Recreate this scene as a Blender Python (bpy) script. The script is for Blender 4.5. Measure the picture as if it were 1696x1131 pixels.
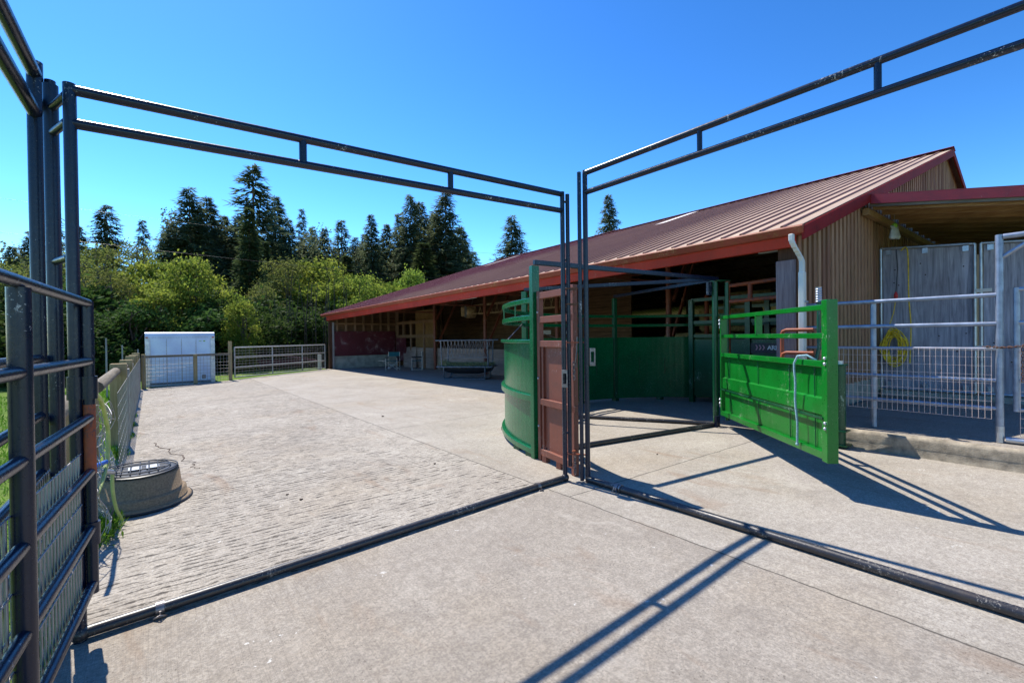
import bpy, bmesh, math, random
from mathutils import Vector, Matrix
from math import sin, cos, pi, radians, atan2, hypot, sqrt
S = bpy.context.scene
for o in list(bpy.data.objects): bpy.data.objects.remove(o)
random.seed(7)
R = random.Random(11)
# ------------------------------------------------------------------ camera
PH, PT, RO, EYE = radians(38.3), radians(0.5), 0.012, 1.5
cam = bpy.data.objects.new('camera', bpy.data.cameras.new('camera'))
S.collection.objects.link(cam)
fw = Vector((sin(PH)*cos(PT), cos(PH)*cos(PT), -sin(PT)))
rr = Vector((cos(PH), -sin(PH), 0)); uu = rr.cross(fw)
r2 = cos(RO)*rr - sin(RO)*uu; u2 = cos(RO)*uu + sin(RO)*rr
M = Matrix((r2, u2, -fw)).transposed().to_4x4(); M.translation = (0, 0, EYE)
cam.matrix_world = M
cam.data.sensor_width = 36; cam.data.lens = 36*758/1696
cam.data.clip_start = 0.05; cam.data.clip_end = 2000
S.camera = cam
S.render.resolution_x, S.render.resolution_y = 1024, 682
# ------------------------------------------------------------------ light
SUNV = Vector((-0.22, 1.95, 2.99)).normalized()
w = bpy.data.worlds.new('World'); S.world = w; w.use_nodes = True
nt = w.node_tree; bg = nt.nodes['Background']
sky = nt.nodes.new('ShaderNodeTexSky'); sky.sky_type = 'NISHITA'; sky.sun_disc = False
sky.sun_elevation = math.asin(SUNV.z); sky.sun_rotation = atan2(SUNV.x, SUNV.y)
sky.altitude = 100; sky.air_density = 1.0; sky.dust_density = 0.15; sky.ozone_density = 4.5
hs = nt.nodes.new('ShaderNodeHueSaturation'); hs.inputs['Saturation'].default_value = 1.16; hs.inputs['Value'].default_value = .53; hs.inputs['Hue'].default_value = .493
nt.links.new(sky.outputs[0], hs.inputs['Color']); gm = nt.nodes.new('ShaderNodeGamma'); gm.inputs[1].default_value = 1.52
nt.links.new(hs.outputs[0], gm.inputs[0]); nt.links.new(gm.outputs[0], bg.inputs[0])
bg.inputs[1].default_value = 0.15
sun = bpy.data.objects.new('sun', bpy.data.lights.new('sun', 'SUN'))
S.collection.objects.link(sun)
sun.data.energy = 4.0; sun.data.angle = radians(0.5); sun.data.color = (1.0, 0.94, 0.84)
sun.rotation_euler = SUNV.to_track_quat('Z', 'Y').to_euler(); sun.location = (0, 0, 30)
S.view_settings.view_transform = 'Standard'; S.view_settings.look = 'None'
S.view_settings.gamma = 1; S.view_settings.exposure = 0.88
S.render.engine = 'CYCLES'
S.cycles.max_bounces = 12; S.cycles.diffuse_bounces = 8

# ------------------------------------------------------------------ materials
class N:
    def __init__(s, name):
        s.m = bpy.data.materials.new(name); s.m.use_nodes = True
        s.t = s.m.node_tree; s.b = s.t.nodes['Principled BSDF']
        s.tc = s.t.nodes.new('ShaderNodeTexCoord'); s.co = s.tc.outputs['Object']
    def new(s, t): return s.t.nodes.new(t)
    def ln(s, a, b): s.t.links.new(a, b)
    def put(s, v, i):
        if hasattr(v, 'node'): s.ln(v, i)
        else: i.default_value = v
    def map(s, sc=(1,1,1), loc=(0,0,0), rot=(0,0,0), src=None):
        n = s.new('ShaderNodeMapping'); s.ln(src or s.co, n.inputs[0])
        n.inputs['Scale'].default_value = sc; n.inputs['Location'].default_value = loc
        n.inputs['Rotation'].default_value = rot
        return n.outputs[0]
    def noise(s, scale=5, detail=4, rough=.55, co=None, dist=0):
        n = s.new('ShaderNodeTexNoise'); s.ln(co or s.co, n.inputs['Vector'])
        n.inputs['Scale'].default_value = scale; n.inputs['Detail'].default_value = detail
        n.inputs['Roughness'].default_value = rough; n.inputs['Distortion'].default_value = dist
        return n.outputs['Fac']
    def vor(s, scale, co=None, out='Distance', rnd=1):
        n = s.new('ShaderNodeTexVoronoi'); s.ln(co or s.co, n.inputs['Vector']); n.inputs['Scale'].default_value = scale
        n.inputs['Randomness'].default_value = rnd
        return n.outputs[out]
    def ramp(s, f, a, b, c0=(0,0,0,1), c1=(1,1,1,1)):
        n = s.new('ShaderNodeValToRGB'); s.ln(f, n.inputs[0])
        e = n.color_ramp.elements; e[0].position = a; e[1].position = b
        e[0].color = c0; e[1].color = c1
        return n.outputs[0]
    def mix(s, f, a, b, mode='MIX'):
        n = s.new('ShaderNodeMix'); n.data_type = 'RGBA'; n.blend_type = mode
        s.put(f, n.inputs[0]); s.put(c4(a), n.inputs[6]); s.put(c4(b), n.inputs[7])
        return n.outputs[2]
    def math(s, op, a, b=0, c=None):
        n = s.new('ShaderNodeMath'); n.operation = op; s.put(a, n.inputs[0]); s.put(b, n.inputs[1])
        if c is not None: s.put(c, n.inputs[2])
        return n.outputs[0]
    def xyz(s, src=None):
        n = s.new('ShaderNodeSeparateXYZ'); s.ln(src or s.co, n.inputs[0]); return n.outputs
    def bump(s, h, strength=.3, dist=.01, prev=None):
        n = s.new('ShaderNodeBump'); s.ln(h, n.inputs['Height'])
        n.inputs['Strength'].default_value = strength; n.inputs['Distance'].default_value = dist
        if prev: s.ln(prev, n.inputs['Normal'])
        return n.outputs[0]
    def fin(s, col=None, rough=None, metal=None, normal=None, spec=None):
        if col is not None: s.put(c4(col), s.b.inputs['Base Color'])
        if rough is not None: s.put(rough, s.b.inputs['Roughness'])
        if metal is not None: s.put(metal, s.b.inputs['Metallic'])
        if spec is not None: s.put(spec, s.b.inputs['Specular IOR Level'])
        if normal is not None: s.ln(normal, s.b.inputs['Normal'])
        return s.m
def c4(c):
    if hasattr(c, 'node'): return c
    return (*c, 1) if len(c) == 3 else c

def m_paint(name, col, rough=.35, chip=(.5,.5,.48), chip_at=.70, dirt=(.2,.17,.12), dirt_amt=.35, spec=.5, metal=0):
    n = N(name)
    big = n.noise(1.7, 5); fine = n.noise(38, 5, .7)
    c = n.mix(n.ramp(big, .35, .75), col, tuple(min(1, v*1.35+.002) for v in col))
    c = n.mix(n.math('MULTIPLY', n.ramp(n.noise(6, 6, .7), .48, .72), dirt_amt), c, dirt)
    st = n.noise(22, 3, .6, n.map((1, 1, .12)))
    c = n.mix(n.math('MULTIPLY', n.ramp(st, .6, .75), dirt_amt*.7), c, dirt)
    ch = n.ramp(n.math('MULTIPLY', n.math('MAXIMUM', n.noise(75, 4, .75), n.noise(40, 5, .75, n.map((1,1,.35),(2,2,2)))), n.math('ADD', n.noise(2.6, 4, .6), .5)), chip_at-.03, chip_at)
    c = n.mix(ch, c, chip)
    return n.fin(c, n.math('ADD', n.math('MULTIPLY', fine, .3), rough-.1), metal, n.bump(fine, .15, .004), spec)
def m_wood(name, ca, cb, axis=2, scale=1, rough=.85, stain=None):
    n = N(name)
    sc = [14*scale]*3; sc[axis] = 0.9*scale
    g = n.noise(2.2, 8, .65, n.map(tuple(sc)), 1.2)
    c = n.mix(n.ramp(g, .3, .7), ca, cb)
    c = n.mix(n.math('MULTIPLY', n.ramp(n.noise(1.1, 4), .4, .7), .45), c, stain or tuple(v*.45 for v in ca))
    oi = n.new('ShaderNodeObjectInfo')
    return n.fin(c, rough, 0, n.bump(g, .5, .006), .2)
def m_plain(name, col, rough=.6, metal=0, var=.25, sc=6, bump=.15):
    n = N(name)
    f = n.noise(sc, 5)
    c = n.mix(n.ramp(f, .3, .7), tuple(v*(1-var) for v in col), tuple(min(1, v*(1+var)) for v in col))
    return n.fin(c, rough, metal, n.bump(n.noise(sc*6, 4), bump, .004))

def m_concrete(name, kind):
    n = N(name)
    p = n.xyz()
    base = n.mix(n.ramp(n.noise(.9, 6, .6), .3, .72), *(((.40,.355,.295), (.50,.455,.385)) if kind == 'raked' else ((.335,.295,.245), (.43,.385,.325))))
    if kind == 'broom':
        base = n.mix(n.math('GREATER_THAN', p[0], 3.06), base, n.mix(n.ramp(n.noise(.8, 6, .6), .3, .7), (.385,.345,.285), (.50,.455,.39)))
    base = n.mix(n.math('MULTIPLY', n.ramp(n.noise(.42, 5, .65, n.map((1,1,1),(7,3,0))), .52, .75), .5), base, (.42,.33,.22))
    base = n.mix(n.math('MULTIPLY', n.ramp(n.noise(2.6, 6, .7, n.map((1,1,1),(2,9,0))), .52, .7), .45), base, (.24,.21,.18))
    grit = n.noise(60, 6, .85); grit2 = n.noise(17, 5, .8)
    base = n.mix(n.ramp(grit, .44, .56), n.mix(.45, base, (.10,.09,.078)), base)
    base = n.mix(n.ramp(grit2, .42, .56), n.mix(.30, base, (.15,.125,.10)), base)
    vd = n.ramp(n.vor(46), .10, .16); base = n.mix(n.math('MULTIPLY', n.math('SUBTRACT', 1.0, vd), n.ramp(n.noise(9,3), .45, .6)), base, (.12,.10,.085))
    base = n.mix(n.math('MULTIPLY', n.ramp(n.noise(.75, 7, .75, n.map((1,1,1),(3,2,0),), 1.5), .52, .72), .28), base, (.18,.15,.12))
    base = n.mix(n.math('MULTIPLY', n.ramp(n.noise(1.3, 7, .7, n.map((1,1,1),(13,5,0)), .8), .58, .74), .35), base, (.58,.54,.47))
    base = n.mix(n.math('MULTIPLY', n.math('MULTIPLY', n.ramp(n.noise(2.2,4,.6,n.map((1,1,1),(5,1,0))), .45, .6), n.ramp(n.noise(75,2,.5), .66, .70)), .75), base, (.08,.065,.05))
    # white droppings
    sp = n.ramp(n.math('MULTIPLY', n.noise(5.5, 3, .5, n.map((1,1,1),(4,4,0))), n.noise(26, 3, .6)), .43, .47)
    base = n.mix(n.math('MULTIPLY', sp, .7), base, (.75,.74,.7))
    st_ = n.ramp(n.noise(1.6, 5, .6, n.map((1.6,.45,1),(5.5,2,0),(0,0,radians(-25))), .8), .60, .72); base = n.mix(n.math('MULTIPLY', st_, .4), base, (.21,.125,.07))
    if kind == 'raked':
        a = n.noise(2.0, 4, .6, n.map((4.0, 16, 1)), .2)
        zone = n.ramp(n.noise(.45, 4, .6, n.map((1,1,1),(2.2,1.3,0))), .36, .62)
        yw = n.math('MULTIPLY_ADD', p[0], .05, p[1])
        yw = n.math('MULTIPLY_ADD', n.noise(1.1, 3), .16, yw)
        yw = n.math('MULTIPLY_ADD', n.noise(9, 3), .035, yw)
        def rows(fr, sx, off, wd):
            yy = n.math('MULTIPLY', yw, fr); rw = n.math('FLOOR', yy)
            d = n.math('ABSOLUTE', n.math('SUBTRACT', n.math('FRACT', yy), .5))
            cb = n.new('ShaderNodeCombineXYZ'); n.ln(n.math('MULTIPLY', p[0], sx), cb.inputs[0]); n.ln(n.math('MULTIPLY_ADD', rw, 7.77, off), cb.inputs[1])
            v = n.math('SUBTRACT', n.noise(1.0, 3, .6, cb.outputs[0]), n.math('MULTIPLY', d, wd))
            v = n.math('MULTIPLY_ADD', zone, .085, v)
            return n.ramp(v, .50, .53)
        pit = n.math('MAXIMUM', rows(15.5, 6.5, 1.3, .80), n.math('MULTIPLY', rows(25, 10, 5.1, .9), .5))
        pit = n.math('MULTIPLY', pit, n.ramp(n.noise(45, 3, .7), .30, .52))
        base = n.mix(n.math('MULTIPLY', pit, .88), base, (.05,.042,.035))
        h = n.math('SUBTRACT', n.math('MULTIPLY', a, .45), n.math('MULTIPLY', pit, 1.3))
        h = n.math('ADD', h, n.math('MULTIPLY', grit, .22))
        nm = n.bump(h, .5, .010)
    else:
        mp = n.map((105, 1.2, 1)) if kind == 'broom' else n.map((1.2, 60, 1))
        br = n.noise(2, 3, .6, mp)
        base = n.mix(n.math('MULTIPLY', n.ramp(br, .58, .42), .26), base, (.14,.12,.10))
        nm = n.bump(n.math('ADD', n.math('MULTIPLY', br, .5), grit), .55, .006)
    wob = n.math('MULTIPLY', n.math('SUBTRACT', n.noise(3.5, 5, .7), .5), .05)
    def joint(fac, wd, cc):
        d = n.math('ABSOLUTE', n.math('ADD', fac, wob))
        return n.ramp(d, wd*.6, wd*1.4, (1,1,1,1), (0,0,0,1))
    js = []
    if kind == 'broom':
        js.append(joint(n.math('SUBTRACT', p[0], 3.06), .007, 0))
        js.append(n.math('MULTIPLY', joint(n.math('SUBTRACT', p[1], n.math('MULTIPLY_ADD', p[0], -.02, 3.1)), .007, 0), n.math('GREATER_THAN', p[0], 3.07)))
        js.append(joint(n.math('SUBTRACT', p[1], n.math('MULTIPLY_ADD', p[0], .08, 6.97)), .006, 0))
    elif kind == 'raked':
        js.append(joint(n.math('SUBTRACT', p[1], 14.2), .012, 0))
    for j in js: base = n.mix(n.math('MULTIPLY', j, .8), base, (.04,.035,.03))
    return n.fin(base, .88, 0, nm, .25)

MT = dict(
    navy=m_paint('dark blue pipe enamel', (.003,.0085,.026), .25, (.40,.40,.40), .72, (.018,.014,.018), .2, .5),
    floorpipe=m_paint('worn floor pipe', (.018,.018,.022), .34, (.25,.23,.2), .66, (.07,.05,.035), .5, .6),
    green=m_paint('green enamel', (.001,.145,.012), .26, (.22,.36,.20), .71, (.010,.085,.006), .45),
    tgreen=m_paint('tub green enamel', (.002,.11,.034), .20, (.22,.36,.25), .76, (.010,.055,.014), .35),
    dgreen=m_paint('dark green enamel', (.001,.062,.022), .26, (.25,.36,.28), .70, (.01,.03,.012), .35),
    brown=m_paint('red brown paint', (.19,.055,.03), .5, (.45,.38,.33), .70, (.10,.045,.03), .5),
    rust=m_paint('rusty orange paint', (.30,.065,.02), .55, (.12,.05,.05), .62, (.09,.04,.05), .6),
    red=m_paint('red beam paint', (.46,.038,.012), .5, (.5,.3,.2), .72, (.28,.05,.018), .4, .2),
    gutter=m_paint('rust red gutter', (.27,.055,.03), .5, (.5,.36,.15), .70, (.28,.13,.035), .6, .3),
    trim=m_paint('barn red trim', (.24,.010,.018), .42, (.5,.45,.42), .76, (.09,.012,.02), .4),
    whitem=m_paint('white metal', (.60,.58,.52), .4, (.35,.3,.25), .76, (.35,.36,.3), .25),
    dgalv=m_plain('dull feeder tube', (.16,.18,.21), .5, .4, .3, 9),
    galv=m_plain('galvanised steel', (.50,.53,.57), .38, .75, .18, 9),
    dullwhite=m_plain('dull white tube', (.42,.42,.40), .5, .1, .2, 9),
    galvdull=m_plain('dull galvanised tube', (.30,.34,.42), .45, .6, .25, 9),
    wire=m_plain('fence wire', (.36,.34,.33), .5, .5, .2, 8),
    whwire=m_plain('pale mesh wire', (.62,.50,.46), .5, .2, .15, 8),
    chrome=m_plain('latch steel', (.22,.2,.2), .4, .7, .4, 20),
    graywood=m_wood('grey weathered plywood', (.19,.195,.23), (.56,.56,.62), 2, .55, stain=(.16,.11,.10)),
    pillar=m_wood('worn plywood sheathing', (.14,.10,.105), (.33,.26,.26), 2, .6, stain=(.12,.05,.04)),
    board=m_wood('brown board', (.05,.022,.012), (.12,.055,.028), 2, 1, stain=(.05,.03,.018)),
    batten=m_wood('brown batten', (.15,.075,.035), (.34,.19,.09), 2, 1, stain=(.12,.08,.03)),
    fencew=m_wood('mossy fence post', (.24,.175,.085), (.46,.36,.20), 2, .8, stain=(.10,.10,.04)),
    railw=m_wood('log rail', (.13,.11,.08), (.28,.24,.18), 1, .6),
    greyboard=m_wood('grey board', (.25,.25,.25), (.42,.41,.40), 2, .7),
    timber=m_wood('interior timber', (.17,.10,.055), (.32,.20,.11), 0, .8),
    rake=m_paint('rake board paint', (.23,.014,.012), .65, (.3,.25,.2), .76, (.07,.02,.012), .5, .15),
    raft=m_wood('rafter timber', (.32,.16,.06), (.58,.36,.17), 1, .8),
    stud=m_wood('wall stud', (.19,.11,.065), (.34,.22,.14), 2, .8),
    osb=m_wood('tan sheet board', (.17,.095,.035), (.30,.18,.07), 0, .6),
    osb2=m_wood('roof lining board', (.36,.25,.16), (.58,.44,.30), 1, .5),
    darkwall=m_wood('dark brown wall boards', (.035,.018,.010), (.095,.045,.024), 0, .5),
    burg=m_paint('burgundy panel paint', (.085,.010,.018), .5, (.5,.42,.4), .68, (.05,.01,.012), .4),
    feedw=m_wood('scuffed feed wall board', (.26,.19,.15), (.50,.38,.31), 1, .4, stain=(.16,.11,.08)),
    black=m_plain('black plastic', (.018,.02,.024), .45, 0, .3, 6),
    teal=m_plain('teal canvas', (.01,.10,.115), .9, 0, .2, 30),
    alu=m_plain('pale aluminium tube', (.55,.52,.48), .4, .5, .1, 8),
    hay=m_plain('hay', (.30,.24,.11), .95, 0, .5, 14, .8),
    hayg=m_plain('green hay', (.22,.25,.12), .95, 0, .5, 14, .8),
    yel=m_plain('yellow hose rubber', (.85,.58,.03), .5, 0, .25, 20),
    hosegr=m_plain('faded green hose', (.40,.46,.14), .5, 0, .2, 12),
    blue=m_plain('blue plastic', (.02,.12,.5), .4, 0, .1, 8),
    bluerope=m_plain('pale blue rope', (.28,.45,.50), .9, 0, .3, 60),
    redp=m_plain('red plastic', (.6,.03,.03), .4, 0, .1, 8),
    truck=m_paint('white truck panel', (.60,.66,.74), .4, (.4,.4,.4), .8, (.4,.42,.42), .2),
    tubc=m_plain('sandy stock tank', (.27,.19,.115), .85, 0, .3, 60, .9),
    lens=m_plain('frosted lamp cover', (.75,.78,.74), .5, 0, .05, 5),
    brass=m_plain('rusty fan housing', (.42,.30,.16), .5, .3, .4, 12),
    found=m_plain('foundation concrete', (.34,.34,.29), .9, 0, .3, 5, .6),
    curbm=m_plain('rough curb concrete', (.30,.255,.19), .92, 0, .4, 11, 1.0),
    bark=m_plain('bark', (.13,.10,.08), .95, 0, .4, 9, .8),
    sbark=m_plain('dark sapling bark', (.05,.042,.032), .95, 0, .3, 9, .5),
    chain=m_plain('rusty chain', (.15,.07,.04), .6, .5, .4, 30),
    dung=m_plain('dry dung', (.055,.03,.018), .95, 0, .3, 40, .8),
    white=m_plain('white lettering', (.8,.8,.8), .5, 0, .02, 5),
    pink=m_plain('pale red lettering', (.6,.3,.33), .5, 0, .02, 5),
    bone=m_plain('yellowed reflector', (.5,.12,.04), .4, 0, .1, 5),
)
def m_batt():
    n = N('brown battens with uneven weathering'); g = n.new('ShaderNodeNewGeometry')
    gr = n.noise(2.2, 8, .65, n.map((13,13,.8)), 1.2)
    c = n.mix(n.ramp(gr, .3, .7), (.29,.14,.08), (.60,.35,.21))
    c = n.mix(n.math('MULTIPLY', n.ramp(g.outputs['Random Per Island'], .35, .75), .65), c, (.23,.10,.065))
    c = n.mix(n.math('MULTIPLY', n.ramp(n.noise(.8, 5, .6, n.map((1,1,.5))), .48, .68), .55), c, (.27,.21,.09))
    return n.fin(c, .85, 0, n.bump(gr, .5, .006), .2)
MT['batten'] = m_batt()
def m_dw():
    n = N('dark horizontal wall boards'); p = n.xyz()
    ph = n.math('FRACT', n.math('MULTIPLY', p[2], 4.2))
    gap = n.ramp(ph, .03, .07)
    brd = n.math('FLOOR', n.math('MULTIPLY', p[2], 4.2))
    gr = n.noise(2, 7, .65, n.map((.8,.8,9)), .8)
    c = n.mix(n.ramp(gr, .3, .7), (.10,.055,.032), (.25,.145,.08))
    c = n.mix(n.math('MULTIPLY', n.ramp(n.noise(.7,4), .5, .7), .5), c, (.05,.03,.02))
    c = n.mix(gap, (.012,.008,.006), c)
    return n.fin(c, .85, 0, n.bump(gr, .4, .006), .2)
MT['darkwall'] = m_dw()
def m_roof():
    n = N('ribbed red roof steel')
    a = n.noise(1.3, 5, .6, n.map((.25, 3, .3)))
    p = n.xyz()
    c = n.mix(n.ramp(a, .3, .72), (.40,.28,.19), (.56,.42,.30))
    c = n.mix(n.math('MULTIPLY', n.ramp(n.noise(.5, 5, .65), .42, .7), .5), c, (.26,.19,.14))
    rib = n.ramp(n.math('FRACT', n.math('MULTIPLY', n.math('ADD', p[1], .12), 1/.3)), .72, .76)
    c = n.mix(n.math('MULTIPLY', rib, .7), c, (.22,.07,.055))  # redder rib paint; its darkness also stands in for the ribs' own shadow
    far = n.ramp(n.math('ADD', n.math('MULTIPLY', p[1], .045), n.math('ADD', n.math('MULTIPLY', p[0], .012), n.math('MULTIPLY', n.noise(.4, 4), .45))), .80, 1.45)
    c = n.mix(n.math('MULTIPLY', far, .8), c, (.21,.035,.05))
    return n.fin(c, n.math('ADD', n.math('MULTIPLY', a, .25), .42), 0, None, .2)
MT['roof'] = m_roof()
def m_skyl():
    n = N('translucent fibreglass'); n.b.inputs['Transmission Weight'].default_value = .55
    return n.fin((.52,.42,.37), .6)
MT['skyl'] = m_skyl()
def m_leaf(name, a, b, trans=.4, sc=.9):
    n = N(name)
    g = n.new('ShaderNodeNewGeometry')
    oi = n.new('ShaderNodeObjectInfo')
    f = n.ramp(n.noise(sc, 3, .6), .35, .65)
    c = n.mix(f, a, b)
    c = n.mix(n.math('MULTIPLY', g.outputs['Random Per Island'], .5), c, tuple(v*.6 for v in a))
    hsn = n.new('ShaderNodeHueSaturation')
    n.ln(c, hsn.inputs['Color'])
    n.ln(n.math('MULTIPLY_ADD', oi.outputs['Random'], .035, .483), hsn.inputs['Hue'])
    n.ln(n.math('MULTIPLY_ADD', oi.outputs['Random'], .35, .82), hsn.inputs['Value'])
    n.fin(hsn.outputs[0], .7, 0, None, .1)
    tr = n.new('ShaderNodeBsdfTranslucent'); n.ln(hsn.outputs[0], tr.inputs[0])
    mx = n.new('ShaderNodeMixShader'); mx.inputs[0].default_value = trans
    out = n.t.nodes['Material Output']
    n.ln(n.b.outputs[0], mx.inputs[1]); n.ln(tr.outputs[0], mx.inputs[2]); n.ln(mx.outputs[0], out.inputs[0])
    return n.m
MT['fir'] = m_leaf('fir needles', (.095,.135,.075), (.21,.25,.125), .5, .5)
MT['cedar'] = m_leaf('cedar foliage', (.08,.13,.05), (.14,.19,.07), .45, .6)
MT['maple'] = m_leaf('spring leaves', (.13,.20,.03), (.40,.45,.07), .5, .9)
MT['alder'] = m_leaf('young alder leaves', (.10,.135,.035), (.30,.33,.08), .5, .9)
MT['bush'] = m_leaf('undergrowth leaves', (.035,.075,.018), (.10,.16,.035), .4, .8)
MT['grass'] = m_leaf('grass blades', (.10,.22,.02), (.20,.36,.04), .4, 1.5)
MT['twig'] = m_plain('grey twigs', (.22,.19,.16), .9, 0, .3, 5)

# ------------------------------------------------------------------ mesh helpers
class MB:
    def __init__(s): s.v = []; s.f = []; s.sm = []
    def add(s, vs, fs, smooth=False):
        o = len(s.v); s.v += [tuple(v) for v in vs]
        s.f += [tuple(i+o for i in f) for f in fs]; s.sm += [smooth]*len(fs)
        return s
    def box(s, x0, x1, y0, y1, z0, z1):
        return s.add([(x0,y0,z0),(x1,y0,z0),(x1,y1,z0),(x0,y1,z0),(x0,y0,z1),(x1,y0,z1),(x1,y1,z1),(x0,y1,z1)],
            [(0,3,2,1),(4,5,6,7),(0,1,5,4),(1,2,6,5),(2,3,7,6),(3,0,4,7)])
    def bar(s, a, b, w, h, up=(0,0,1)):
        a = Vector(a); b = Vector(b); d = (b-a).normalized(); u = Vector(up)
        if abs(d.dot(u)) > .98: u = Vector((1,0,0))
        x = d.cross(u).normalized()*w/2; y = x.cross(d).normalized()*h/2
        vs = [p+sx*x+sy*y for p in (a, b) for sx, sy in ((-1,-1),(1,-1),(1,1),(-1,1))]
        return s.add(vs, [(0,1,2,3),(7,6,5,4),(0,4,5,1),(1,5,6,2),(2,6,7,3),(3,7,4,0)])
    def tube(s, pts, r, n=10, caps=True, r1=None):
        pts = [Vector(p) for p in pts]; vs = []; k = len(pts)
        d0 = (pts[1]-pts[0]).normalized()
        ref = Vector((0,0,1)) if abs(d0.z) < .9 else Vector((1,0,0))
        x = d0.cross(ref).normalized()
        for i, p in enumerate(pts):
            d = (pts[min(i+1,k-1)]-pts[max(i-1,0)]).normalized()
            x = (x - d*x.dot(d)).normalized(); y = d.cross(x)
            q = r if r1 is None else r+(r1-r)*i/(k-1)
            for j in range(n):
                a = 2*pi*j/n; vs.append(p+x*q*cos(a)+y*q*sin(a))
        fs = [(i*n+j, i*n+(j+1)%n, (i+1)*n+(j+1)%n, (i+1)*n+j) for i in range(k-1) for j in range(n)]
        s.add(vs, fs, True)
        if caps: s.add([vs[j] for j in range(n)], [tuple(reversed(range(n)))]); s.add([vs[(k-1)*n+j] for j in range(n)], [tuple(range(n))])
        return s
    def lathe(s, prof, c=(0,0,0), n=32, sx=1, sy=1, smooth=True):
        vs = [(c[0]+r*cos(2*pi*j/n)*sx, c[1]+r*sin(2*pi*j/n)*sy, c[2]+z) for r, z in prof for j in range(n)]
        fs = [(i*n+j, i*n+(j+1)%n, (i+1)*n+(j+1)%n, (i+1)*n+j) for i in range(len(prof)-1) for j in range(n)]
        s.add(vs, fs, smooth)
        s.add([vs[j] for j in range(n)], [tuple(reversed(range(n)))]); s.add(vs[-n:], [tuple(range(n))])
        return s
    def ball(s, c, r, n=8, sz=1):
        prof = [(r*sin(pi*(i+.5)/n), -r*cos(pi*(i+.5)/n)*sz) for i in range(n)]
        return s.lathe(prof, c, n+2)
    def poly(s, pts, off):
        n = len(pts); off = Vector(off)
        vs = [Vector(p) for p in pts]+[Vector(p)+off for p in pts]
        return s.add(vs, [tuple(range(n)), tuple(reversed(range(n, 2*n)))]+[(i, i+n, (i+1)%n+n, (i+1)%n) for i in range(n)])
    def build(s, name, mat, parent=None, label=None, bevel=0):
        me = bpy.data.meshes.new(name)
        off = Vector(parent_loc(parent)) if parent else Vector((0,0,0))
        me.from_pydata([tuple(Vector(v)-off) for v in s.v], [], s.f)
        me.polygons.foreach_set('use_smooth', s.sm)
        me.materials.append(MT[mat] if isinstance(mat, str) else mat); me.update()
        bm = bmesh.new(); bm.from_mesh(me); bmesh.ops.recalc_face_normals(bm, faces=bm.faces); bm.to_mesh(me); bm.free()
        o = bpy.data.objects.new(name, me); S.collection.objects.link(o)
        if parent: o.parent = parent
        if label: o['label'] = label
        if bevel:
            b = o.modifiers.new('b', 'BEVEL'); b.width = bevel; b.segments = 2; b.limit_method = 'ANGLE'
        return o
def parent_loc(p):
    v = Vector(p.location)
    while p.parent: p = p.parent; v += Vector(p.location)
    return v
def tag(o, label=None, cat=None, group=None, kind=None):
    if label: o['label'] = label
    if cat: o['category'] = cat
    if group: o['group'] = group
    if kind: o['kind'] = kind
    return o
def thing(name, label, cat, loc=(0,0,0), group=None, rz=0):
    o = bpy.data.objects.new(name, None); S.collection.objects.link(o); o.location = loc; o.rotation_euler.z = rz
    o.empty_display_size = .2
    return tag(o, label, cat, group)
def copy_tree(o, parent=None):
    c = o.copy(); S.collection.objects.link(c)
    if parent: c.parent = parent
    for ch in list(o.children): copy_tree(ch, c)
    return c
def struct(o): o['kind'] = 'structure'; return o
def gz(x, y=0): return -.025*(3.05-x) if x < 3.05 else 0.0
def vmesh(mb, x, y0, y1, z0, z1, dy, dz, r):   # rectangular wire mesh in a plane of constant x
    k = int(abs(y1-y0)/dy)
    for i in range(k+1): y = y0+(y1-y0)*i/k; mb.tube([(x,y,z0),(x,y,z1)], r, 5, False)
    k = max(1, int((z1-z0)/dz))
    for i in range(k+1): z = z0+(z1-z0)*i/k; mb.tube([(x+r*1.6,y0,z),(x+r*1.6,y1,z)], r, 5, False)
def pmesh(mb, A, B, z0, z1, du, dz, r, sagf=None):
    A = Vector(A); B = Vector(B); L = (B-A).length; k = max(1, int(L/du))
    for i in range(k+1):
        p = A.lerp(B, i/k); mb.tube([(p.x,p.y,p.z+z0),(p.x,p.y,p.z+z1)], r, 4, False)
    nrm = Vector((-(B-A).y, (B-A).x, 0)).normalized()*r*1.6
    k = max(1, int((z1-z0)/dz))
    for i in range(k+1):
        z = Vector((0,0,z0+(z1-z0)*i/k)); mb.tube([A+z+nrm, B+z+nrm], r, 4, False)

def smooth(ps, k=6):
    ps = [Vector(p) for p in ps]; out = []
    for i in range(len(ps)-1):
        p0 = ps[max(i-1,0)]; p1 = ps[i]; p2 = ps[i+1]; p3 = ps[min(i+2,len(ps)-1)]
        for j in range(k):
            u = j/k; out.append(.5*((2*p1)+(p2-p0)*u+(2*p0-5*p1+4*p2-p3)*u*u+(-p0+3*p1-3*p2+p3)*u**3))
    out.append(ps[-1]); return out
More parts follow.
